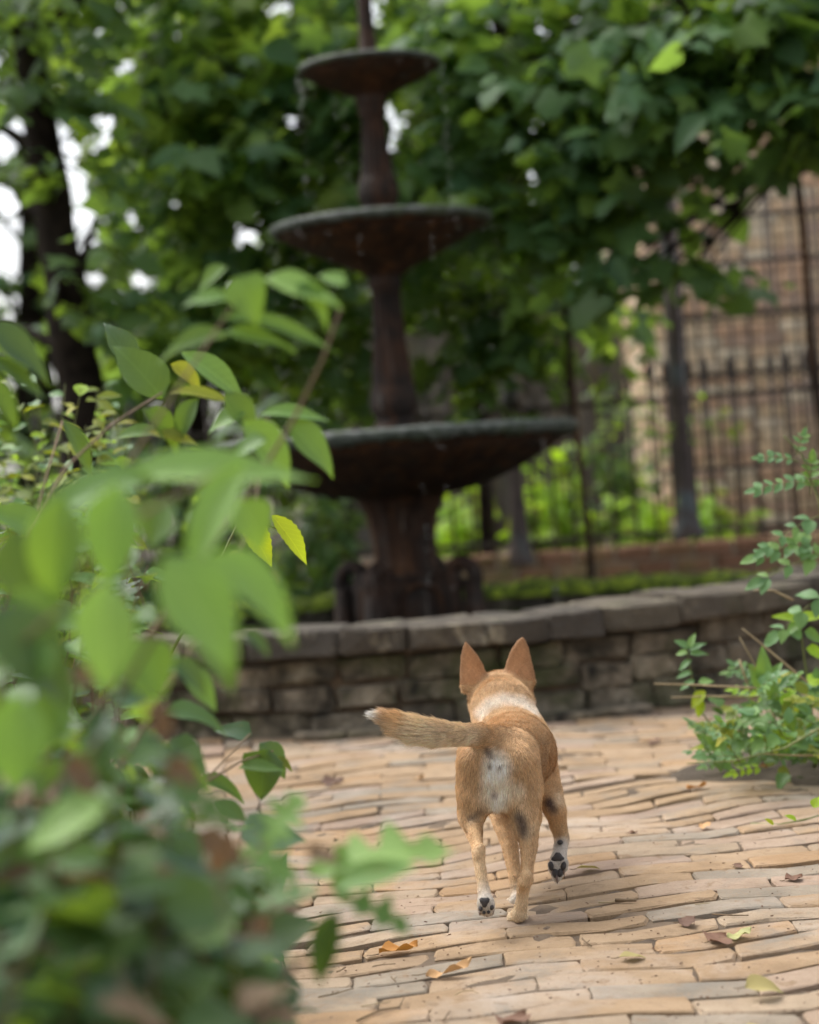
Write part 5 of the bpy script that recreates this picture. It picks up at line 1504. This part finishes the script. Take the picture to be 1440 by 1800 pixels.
# coat: colour, lie and length of the hair over the body, blended between body parts
def coat(P):
    n = len(P)
    X, Y, Z = P.T
    W = np.zeros(n) + 1e-9; C = np.zeros((n, 3)); FL = np.zeros((n, 3)); HL = np.zeros(n)
    for q in PR:
        w = np.exp(-np.maximum(cone_d(q, X, Y, Z), 0) / 0.006)
        dr = q['b'] - q['a']; dr = dr / (np.linalg.norm(dr) + 1e-9)
        W += w; C += w[:, None] * np.array(q['col']); FL += w[:, None] * dr; HL += w * q['hair']
    for e in EARS:
        w = 3 * np.exp(-np.maximum(ear_d(e, X, Y, Z), 0) / 0.004)
        up_ = (P - e[0]) @ e[2]
        w = w * np.clip((up_ + 0.035) / 0.02, 0, 1)
        W += w; C += w[:, None] * (np.array(RUST) * (0.82 + 0.36 * np.clip(-ear_d2(e, X, Y, Z) / 0.014, 0, 1))[:, None]); FL += w[:, None] * e[2]; HL += w * 0.003
    C /= W[:, None]; HL /= W
    FL /= np.linalg.norm(FL, axis=1)[:, None] + 1e-9
    def paint(pts, rpx, col, soft=0.5, amt=1.0, ky=0.35, front=True):
        nonlocal C
        best = np.full(n, 9.0)
        pts = pts if len(pts) > 1 else pts * 2
        for a, b in zip(pts[:-1], pts[1:]):
            A, Bp = J(*a), J(*b)
            sc = np.array((1, ky, 1))
            pa, ab = (P - A) * sc, (Bp - A) * sc
            t = np.clip((pa @ ab) / max(ab @ ab, 1e-9), 0, 1)
            best = np.minimum(best, np.linalg.norm(pa - t[:, None] * ab, axis=1))
        rm = rpx * mpp(pts[0][2])
        m_ = np.clip((rm * (1 + soft) - best) / (2 * soft * rm), 0, 1) * amt
        if front is not None: m_ = m_ * (np.abs(Y - pts[0][2]) < 0.10)
        C = C * (1 - m_[:, None]) + np.array(col) * m_[:, None]
    # lighter flanks, richer back and rump
    paint([(905, 1270, 3.85), (885, 1285, 3.70)], 34, (0.55, 0.36, 0.19), 0.9, 0.6)
    paint([(975, 1330, 3.9)], 30, (0.47, 0.25, 0.09), 0.9, 0.7)
    paint([(843, 1246, 4.06), (858, 1229, 4.06), (882, 1220, 4.06), (912, 1225, 4.06), (935, 1243, 4.06)], 7.5, WHITE, 0.9, 0.85, 0.05)
    paint([(873, 1345, 3.57), (870, 1375, 3.56), (872, 1408, 3.56)], 22, (0.80, 0.74, 0.64), 0.5, 1.0)
    paint([(872, 1378, 3.56), (905, 1388, 3.56)], 15, (0.70, 0.61, 0.48), 0.6, 0.95)
    paint([(905, 1400, 3.56), (920, 1425, 3.56)], 13, CREAM, 0.7, 0.7)
    paint([(850, 1398, 3.57), (838, 1424, 3.57)], 12, CREAM, 0.7, 0.6)
    paint([(880, 1420, 3.62)], 14, LTAN, 0.6, 0.7)
    paint([(860, 1320, 3.57), (864, 1328, 3.56)], 6, (0.07, 0.04, 0.035), 0.6, 0.9)
    paint([(861, 1342, 3.56)], 4, (0.12, 0.075, 0.06), 0.6, 0.9); paint([(878, 1346, 3.56)], 4, (0.12, 0.075, 0.06), 0.6, 0.9)
    paint([(869, 1392, 3.56)], 6, (0.20, 0.13, 0.10), 0.8, 0.8)
    paint([(828, 1438, 3.57), (846, 1424, 3.57)], 7, GREYB, 0.7, 0.75)
    paint([(912, 1432, 3.57), (919, 1448, 3.57), (922, 1462, 3.57)], 9, (0.09, 0.066, 0.058), 0.6, 0.85)
    paint([(935, 1450, 3.57), (930, 1466, 3.57)], 7, CREAM, 0.7, 0.6)
    paint([(966, 1410, 3.86), (971, 1420, 3.86)], 9, (0.075, 0.05, 0.045), 0.5, 0.95)
    paint([(984, 1404, 3.86)], 10, CREAM, 0.7, 0.7)
    paint([(985, 1481, 3.85)], 5, (0.10, 0.085, 0.08), 0.6, 0.8)
    paint([(825, 1308, 3.53), (730, 1302, 3.5)], 20, (0.70, 0.58, 0.42), 0.7, 1.0)
    paint([(812, 1290, 3.54), (795, 1290, 3.54)], 12, (0.62, 0.46, 0.27), 0.8, 0.8)
    paint([(712, 1268, 3.5), (688, 1262, 3.5)], 9, (0.50, 0.29, 0.12), 0.9, 0.8)
    paint([(670, 1261, 3.5), (652, 1257, 3.5)], 8, (0.72, 0.69, 0.64), 0.8, 1.0)
    # natural unevenness of the coat
    mot = 0.06 * np.sin(190 * X + 40 * Y) * np.sin(170 * Z + 90 * Y + 1) + 0.06 * np.sin(470 * X + 3 * np.sin(90 * Z)) * np.sin(430 * Y + 390 * Z) + 0.05 * np.sin(75 * X + 60 * Z + 2) * np.sin(55 * Y)
    C = C * (1 + mot)[:, None]
    return C, FL, HL
DC, DFL, DHL = coat(DV)
dog_base = at(890, 1625, 3.66); dog_base.z = 0.0
dog = thing('dog', 'small tan dog with upright ears trotting away over the bricks, tail out left', 'dog', tuple(dog_base))
m, nt, bs = new_mat('dog_skin')
att = node(nt, 'ShaderNodeAttribute', attribute_name='coat')
nz = noise(nt, 260, 4, 0.7, world_pos(nt))
nt.links.new(mixc(nt, 0.6, att.outputs['Color'], mixc(nt, nz.outputs['Fac'], (0.45, 0.42, 0.40), (1.35, 1.35, 1.35)), 'MULTIPLY'), bs.inputs['Base Color'])
bs.inputs['Roughness'].default_value = 0.75; bs.inputs['Specular IOR Level'].default_value = 0.25
skin_mat = m
me = np_mesh('body', DV - np.array(dog_base), DF.astype(np.int32), [m])
ca_ = me.color_attributes.new('coat', 'FLOAT_COLOR', 'POINT')
ca_.data.foreach_set('color', np.concatenate([DC, np.ones((len(DC), 1))], 1).astype(np.float32).ravel())
body = bpy.data.objects.new('body', me); link(body, dog)
# fur
nrm = np.zeros((len(DV), 3), np.float32)
me.vertices.foreach_get('normal', nrm.ravel()) if False else None
nrm = np.array([v.normal[:] for v in me.vertices])
tri = np.concatenate([DF[:, [0, 1, 2]], DF[:, [0, 2, 3]]])
A_, B_, C_ = DV[tri[:, 0]], DV[tri[:, 1]], DV[tri[:, 2]]
area = 0.5 * np.linalg.norm(np.cross(B_ - A_, C_ - A_), axis=1)
NH = 210000
hw_ = area * (0.6 + DHL[tri].mean(1) / 0.012)
pick = RNG.choice(len(tri), NH, p=hw_ / hw_.sum())
u_, v_ = RNG.random(NH), RNG.random(NH)
sw = u_ + v_ > 1; u_[sw] = 1 - u_[sw]; v_[sw] = 1 - v_[sw]
bw = np.stack([1 - u_ - v_, u_, v_], 1)
def interp(A): return (A[tri[pick]] * bw[:, :, None]).sum(1)
hp, hn, hf, hc = interp(DV), interp(nrm), interp(DFL), interp(DC)
hl = (DHL[tri[pick]] * bw).sum(1) * RNG.uniform(0.55, 1.4, NH)
hn /= np.linalg.norm(hn, axis=1)[:, None] + 1e-9
hf = hf - hn * (hf * hn).sum(1)[:, None]
hf /= np.linalg.norm(hf, axis=1)[:, None] + 1e-6
# tufts: neighbouring hairs lean together
cell = np.floor(hp / 0.012).astype(int)
hsh = (cell[:, 0] * 73856093) ^ (cell[:, 1] * 19349663) ^ (cell[:, 2] * 83492791)
tuft = np.stack([np.sin(hsh * 0.37), np.sin(hsh * 0.73 + 1), np.sin(hsh * 1.13 + 2)], 1)
hf = hf + tuft * np.where(hl > 0.010, 0.03, 0.07)[:, None] + RNG.normal(0, 0.10, (NH, 3))
lift = np.clip(0.24 + 3.0 * (hl - 0.006), 0.2, 0.34)
d0 = hn * (lift + 0.25)[:, None] + hf
d0 /= np.linalg.norm(d0, axis=1)[:, None]
d1 = hn * (lift - 0.15)[:, None] + hf + np.array((0, 0, -0.10)); d1 /= np.linalg.norm(d1, axis=1)[:, None]
p0 = hp - hn * 0.0006
p1 = p0 + d0 * (hl * 0.5)[:, None]
p2 = p1 + d1 * (hl * 0.5)[:, None]
pts = np.stack([p0, p1, p2], 1) - np.array(dog_base)
hcv = bpy.data.hair_curves.new('fur')
hcv.add_curves([3] * NH)
hcv.attributes['position'].data.foreach_set('vector', pts.astype(np.float32).ravel())
ra = hcv.attributes.get('radius') or hcv.attributes.new('radius', 'FLOAT', 'POINT')
rv = np.tile(np.array([0.00034, 0.00027, 0.00006]), NH)
ra.data.foreach_set('value', rv.astype(np.float32))
jit = RNG.normal(1.2, 0.22, (NH, 1)) * np.ones((1, 3)) + RNG.normal(0, 0.03, (NH, 3))
hcol = np.clip(hc * jit, 0.01, 0.9)
gz = RNG.random(NH) < 0.10
hcol[gz] = hcol[gz] * 0.5 + 0.5 * np.array((0.62, 0.48, 0.30))
at_ = hcv.attributes.new('coat', 'FLOAT_COLOR', 'CURVE')
at_.data.foreach_set('color', np.concatenate([hcol, np.ones((NH, 1))], 1).astype(np.float32).ravel())
m, nt, bs = new_mat('dog_fur')
att = node(nt, 'ShaderNodeAttribute', attribute_name='coat')
nt.links.new(att.outputs['Color'], bs.inputs['Base Color'])
bs.inputs['Roughness'].default_value = 0.55; bs.inputs['Specular IOR Level'].default_value = 0.3
hcv.materials.append(m)
fur = bpy.data.objects.new('fur', hcv); link(fur, dog); tag(fur, kind='stuff')
# paw pads and claws
pad_mat = surf('paw_pad', [(0.3, (0.03, 0.027, 0.027)), (0.7, (0.075, 0.066, 0.064))], 120, 0.75, 0.6, 400, 0.002)
claw_mat = surf('claw', [(0.3, (0.10, 0.07, 0.06)), (0.7, (0.30, 0.21, 0.17))], 60, 0.5, 0.1)
def pad(x, y, D, rx, ry, rot=0, name='paw_pad', mt=None, tri_=False, depth=0.006):
    c = at(x, y, D)
    S = Shape()
    n, rings = 14, 4
    V, F = [], []
    for i in range(rings + 1):
        a = math.pi / 2 * i / rings
        for k in range(n):
            b = 2 * math.pi * k / n
            rr = 1 + (0.22 * math.cos(3 * b + math.pi / 2) if tri_ else 0)
            lx, ly = rx * mpp(D) * rr * math.cos(a) * math.cos(b), ry * mpp(D) * rr * math.cos(a) * math.sin(b)
            lx, ly = lx * math.cos(rot) - ly * math.sin(rot), lx * math.sin(rot) + ly * math.cos(rot)
            V.append(CAM_M @ Vector((lx, ly, depth * math.sin(a) - 0.003)))
    for i in range(rings):
        for k in range(n):
            k2 = (k + 1) % n
            F.append((i * n + k, i * n + k2, (i + 1) * n + k2, (i + 1) * n + k))
    S.add(V, F)
    mobj(name, S.mesh(name, mt or pad_mat), dog, Matrix.Translation(c))
def front_of(x, y, guess):
    """distance of the skin nearest the camera along that line of sight"""
    uv, dp = project(DV)
    k = np.where((np.abs(uv[:, 0] - x) < 4) & (np.abs(uv[:, 1] - y) < 4) & (np.abs(DV[:, 1] - guess) < 0.08))[0]
    return (DV[k, 1].min() if len(k) else guess) - 0.002
for (x, y, g, rx, ry, rot, tr) in ((852, 1586, 3.45, 8.5, 9, math.pi, True), (845, 1598, 3.45, 3.6, 5, 0.2, False), (865, 1596, 3.45, 3.6, 5, -0.2, False), (851, 1605, 3.45, 3.2, 3.4, 0, False), (859, 1604, 3.45, 3.2, 3.4, 0, False),
                                  (981, 1508, 3.81, 11, 8, 0, True), (969, 1523, 3.81, 5, 8.5, 0.15, False), (991, 1523, 3.81, 5, 8.5, -0.2, False), (977, 1536, 3.80, 6, 9, 0.1, False), (985, 1535, 3.80, 5, 8, -0.1, False), (985, 1481, 3.85, 5.5, 4, 0, False)):
    pad(x, y, front_of(x, y, g), rx, ry, rot, tri_=tr)
for (xa, ya, xb, yb, D) in ((979, 1545, 980, 1554, 3.80), (844, 1606, 844, 1610, 3.45), (856, 1609, 857, 1613, 3.45), (866, 1604, 867, 1608, 3.45), (897, 1622, 895, 1625, 3.60), (921, 1594, 926, 1596, 3.79), (971, 1534, 970, 1540, 3.805), (991, 1532, 992, 1538, 3.805)):
    a, b = at(xa, ya, D), at(xb, yb, D)
    S = Shape(); S.tube([a - (b - a) * 0.7, a, b], [0.0028, 0.0024, 0.0005], 6)
    S.build('claw', claw_mat, dog)
# face, out of the photograph's sight
eye_m, nt, bs = new_mat('dog_eye'); bs.inputs['Base Color'].default_value = (0.015, 0.009, 0.006, 1); bs.inputs['Roughness'].default_value = 0.08
for sx in (-1, 1):
    c = at(880 + 26 * sx, 1236, 4.215)
    S = Shape(); S.lathe([(0.0001, -0.007), (0.005, -0.005), (0.0075, 0), (0.005, 0.005), (0.0001, 0.007)], 12, tuple(c)); S.build('eye', eye_m, dog)
c = at(878, 1283, 4.322)
S = Shape(); S.lathe([(0.0001, -0.008), (0.008, -0.006), (0.011, 0), (0.008, 0.006), (0.0001, 0.008)], 14, tuple(c)); S.build('nose', pad_mat, dog)
# ------------------------------------------------------------------ fallen leaves and twigs on the bricks
rl = random.Random(66)
def fallen(x, y, lpx, wpx, yaw, shape, mat, label, lift=0.004, tilt=0.0):
    p = on_ground(x, y, 0.006)
    p.z = bumpy(p.x, p.y) + lift + 0.002
    L = lpx * 0.85 * mpp(p.y)
    ax = Vector((math.cos(R(yaw)), math.sin(R(yaw)), tilt))
    v = LEAF[shape][0]
    wf = (wpx * mpp(p.y)) / ((v[:, 0].max() - v[:, 0].min()) * L)
    M = leaf_matrix(p - ax * L * 0.5, ax, Vector((rl.gauss(0, 0.12), rl.gauss(0, 0.12), 1)), L, wf)
    vv, ff = LEAF[shape]
    V = [M @ Vector(q) for q in vv]
    mz = min(q.z for q in V); gz_ = bumpy(p.x, p.y)
    V = [q + Vector((0, 0, gz_ + 0.003 - mz)) for q in V]
    t = thing('fallen_leaf', label, 'leaf', tuple(p), 'fallen leaves on the brick path')
    me = np_mesh('blade', np.array([tuple(q - p) for q in V]), ff, [MAT[mat]])
    o = bpy.data.objects.new('blade', me); link(o, t)
    base_, dr = V[0] - p, (V[0] - V[6]).normalized() if len(V) > 6 else Vector((1, 0, 0))
    S = Shape(); S.tube([base_ + p, base_ + p - ax.normalized() * L * 0.16 + Vector((0, 0, -0.001)), base_ + p - ax.normalized() * L * 0.3], [0.0009, 0.0008, 0.0006], 4); S.build('stalk', MAT['twig'], t)
for q in ((700, 1662, 82, 40, 8, 'curl1', 'fall_orange', 'curled orange brown leaf left of the dog\'s planted hind foot'),
          (790, 1708, 100, 26, 12, 'curl0', 'fall_tan', 'long shrivelled tan leaf on the bricks at bottom centre'),
          (1226, 1394, 46, 40, 20, 'curl1', 'fall_orange', 'bright orange leaf on the bricks below the feather leaved plant'),
          (1208, 1622, 36, 60, 10, 'curl0', 'fall_brown', 'small dark cupped leaf right of the dog, left of the pale green leaf'),
          (1262, 1650, 44, 80, 30, 'curl1', 'fall_brown', 'dark brown leaf touching the pale green leaf'),
          (1300, 1643, 56, 40, 14, 'curl0', 'fall_green', 'pale yellow green leaf beside a dark brown leaf on the bricks'),
          (1396, 1549, 38, 40, 8, 'curl1', 'fall_brown', 'dark curled leaf near the right edge of the bricks'),
          (1113, 1470, 20, 20, -20, 'curl1', 'fall_brown', 'small reddish leaf right of the lifted forepaw'),
          (1240, 1460, 26, 30, 0, 'curl0', 'fall_tan', 'small grey tan leaf up the path below the runner'),
          (1112, 1682, 56, 36, 6, 'ovate0', 'fall_olive', 'flat olive yellow leaf on the bricks at lower right'),
          (1345, 1738, 84, 60, 8, 'ovate1', 'fall_olive', 'large dull green leaf lying in the lower right corner'),
          (1035, 1528, 50, 34, 5, 'ovate0', 'fall_olive', 'thin olive leaf on the bricks under the lifted forepaw'),
          (584, 1378, 48, 50, 5, 'curl1', 'fall_brown', 'dark leaf on the far bricks left of the dog'),
          (1298, 1530, 18, 26, 40, 'curl0', 'fall_brown', 'tiny brown leaf at right, up the path from the dark curled leaf'),
          (905, 1796, 70, 90, 40, 'curl1', 'fall_brown', 'broad brown leaf cut off by the bottom edge'),
          (1330, 1792, 40, 40, 20, 'ovate1', 'fall_olive', 'small greenish leaf at the bottom edge, far right'),
          (740, 1372, 22, 26, 0, 'curl0', 'fall_tan', 'small tan leaf on far bricks below the tail'),
          (1150, 1302, 26, 36, 0, 'curl0', 'fall_brown', 'dark scrap of leaf on far bricks left of the plant')):
    fallen(*q)
def twig(pts, r_, label, mat='twig'):
    P = []
    for x, y in pts:
        p = on_ground(x, y, 0.006); p.z = bumpy(p.x, p.y) + r_ + 0.004; P.append(p)
    S = Shape(); S.tube(P, [r_ * (1 - 0.4 * k / len(P)) for k in range(len(P))], 5)
    # a broken side bud
    S.tube([P[len(P) // 2], P[len(P) // 2] + Vector((0.006, 0.008, 0.003))], [r_ * 0.7, r_ * 0.3], 4)
    o = S.build('twig', MAT[mat])
    tag(o, label, 'twig', 'twigs on the brick path')
twig([(628, 1800), (668, 1782), (702, 1776), (712, 1756)], 0.0016, 'longest bent twig on the bricks near the bottom edge')
twig([(560, 1756), (590, 1750), (622, 1740)], 0.0014, 'dark twig beside the path weed at the path border')
twig([(635, 1774), (660, 1770), (688, 1765)], 0.001, 'straight pale twig just above the longest bent twig', 'dry_stem')
twig([(1024, 1651), (1032, 1658), (1040, 1663)], 0.0018, 'short brown twig on the bricks below the lifted forepaw')
twig([(1252, 1606), (1284, 1607), (1316, 1606)], 0.0014, 'straight brown twig lying along a joint at right')
twig([(1052, 1588), (1076, 1587), (1082, 1586)], 0.0012, 'pale straw pointing at a dark catkin', 'dry_stem')
twig([(1082, 1586), (1100, 1586), (1119, 1586)], 0.0036, 'thick dark catkin on the bricks right of the dog')
twig([(1222, 1582), (1236, 1583), (1248, 1582)], 0.001, 'upper of two thin straws at right')
twig([(1222, 1589), (1236, 1587), (1248, 1586)], 0.001, 'lower of two thin straws at right', 'dry_stem')
twig([(655, 1694), (672, 1690), (695, 1688)], 0.001, 'thin curled twig left of the long shrivelled leaf')
twig([(592, 1706), (600, 1702), (608, 1696)], 0.0012, 'short thick twig at lower left by the path border')
twig([(688, 1716), (692, 1722), (696, 1726)], 0.0015, 'stub of twig beside the long shrivelled leaf')
twig([(800, 1750), (812, 1742), (830, 1740), (842, 1746)], 0.0009, 'fine looped straw below the long shrivelled leaf', 'dry_stem')
twig([(780, 1800), (786, 1790), (792, 1782)], 0.0014, 'short twig standing out at the bottom edge')
# crumbs of soil and leaf between the bricks
S = Shape()
for k in range(520):
    y = 1300 + 500 * rl.random() ** 0.6
    x = rl.uniform(420, 1440)
    p = on_ground(x, y)
    if math.hypot(p.x - FX, p.y - FY) < BR + 0.05: continue
    p.z = bumpy(p.x, p.y) + 0.002
    s = rl.uniform(0.0008, 0.0022)
    S.box(p, (s * rl.uniform(1, 3), s, s * 0.7), Matrix.Rotation(rl.uniform(0, 3.1), 3, 'Z'))
tag(S.build('crumbs', MAT['fall_brown'], None, False), 'dark crumbs of soil and leaf scattered over the bricks', 'litter', kind='stuff')
# loose stones along the foot of the basin wall
for k, (x, y, L) in enumerate(((880, 1296, 0.16), (1010, 1282, 0.13), (1090, 1275, 0.18), (770, 1305, 0.2), (640, 1318, 0.15), (520, 1335, 0.17), (1170, 1268, 0.15))):
    p = on_ground(x, y)
    v, f = rough_block(L, 0.09, 0.03, 900 + k, 0.006)
    d = Vector((p.x - FX, p.y - FY)).normalized()
    p2 = Vector((FX + d.x * (BR + 0.07), FY + d.y * (BR + 0.07), 0.010))
    M = Matrix.Translation(p2) @ Matrix.Rotation(math.atan2(d.y, d.x) + math.pi / 2, 4, 'Z')
    o = mobj('edge_stone', np_mesh('edge_stone', v, f, [MAT['wall_stone']]), None, M)
    pos = ['right behind the dog', 'just right of the dog\'s ears', 'in the middle right', 'under the tail', 'left of the tail', 'at the left end', 'nearest the feather leaved plant'][k]
    tag(o, 'flat edging stone at the basin wall foot, ' + pos, 'stone', 'edging stones along the basin wall')
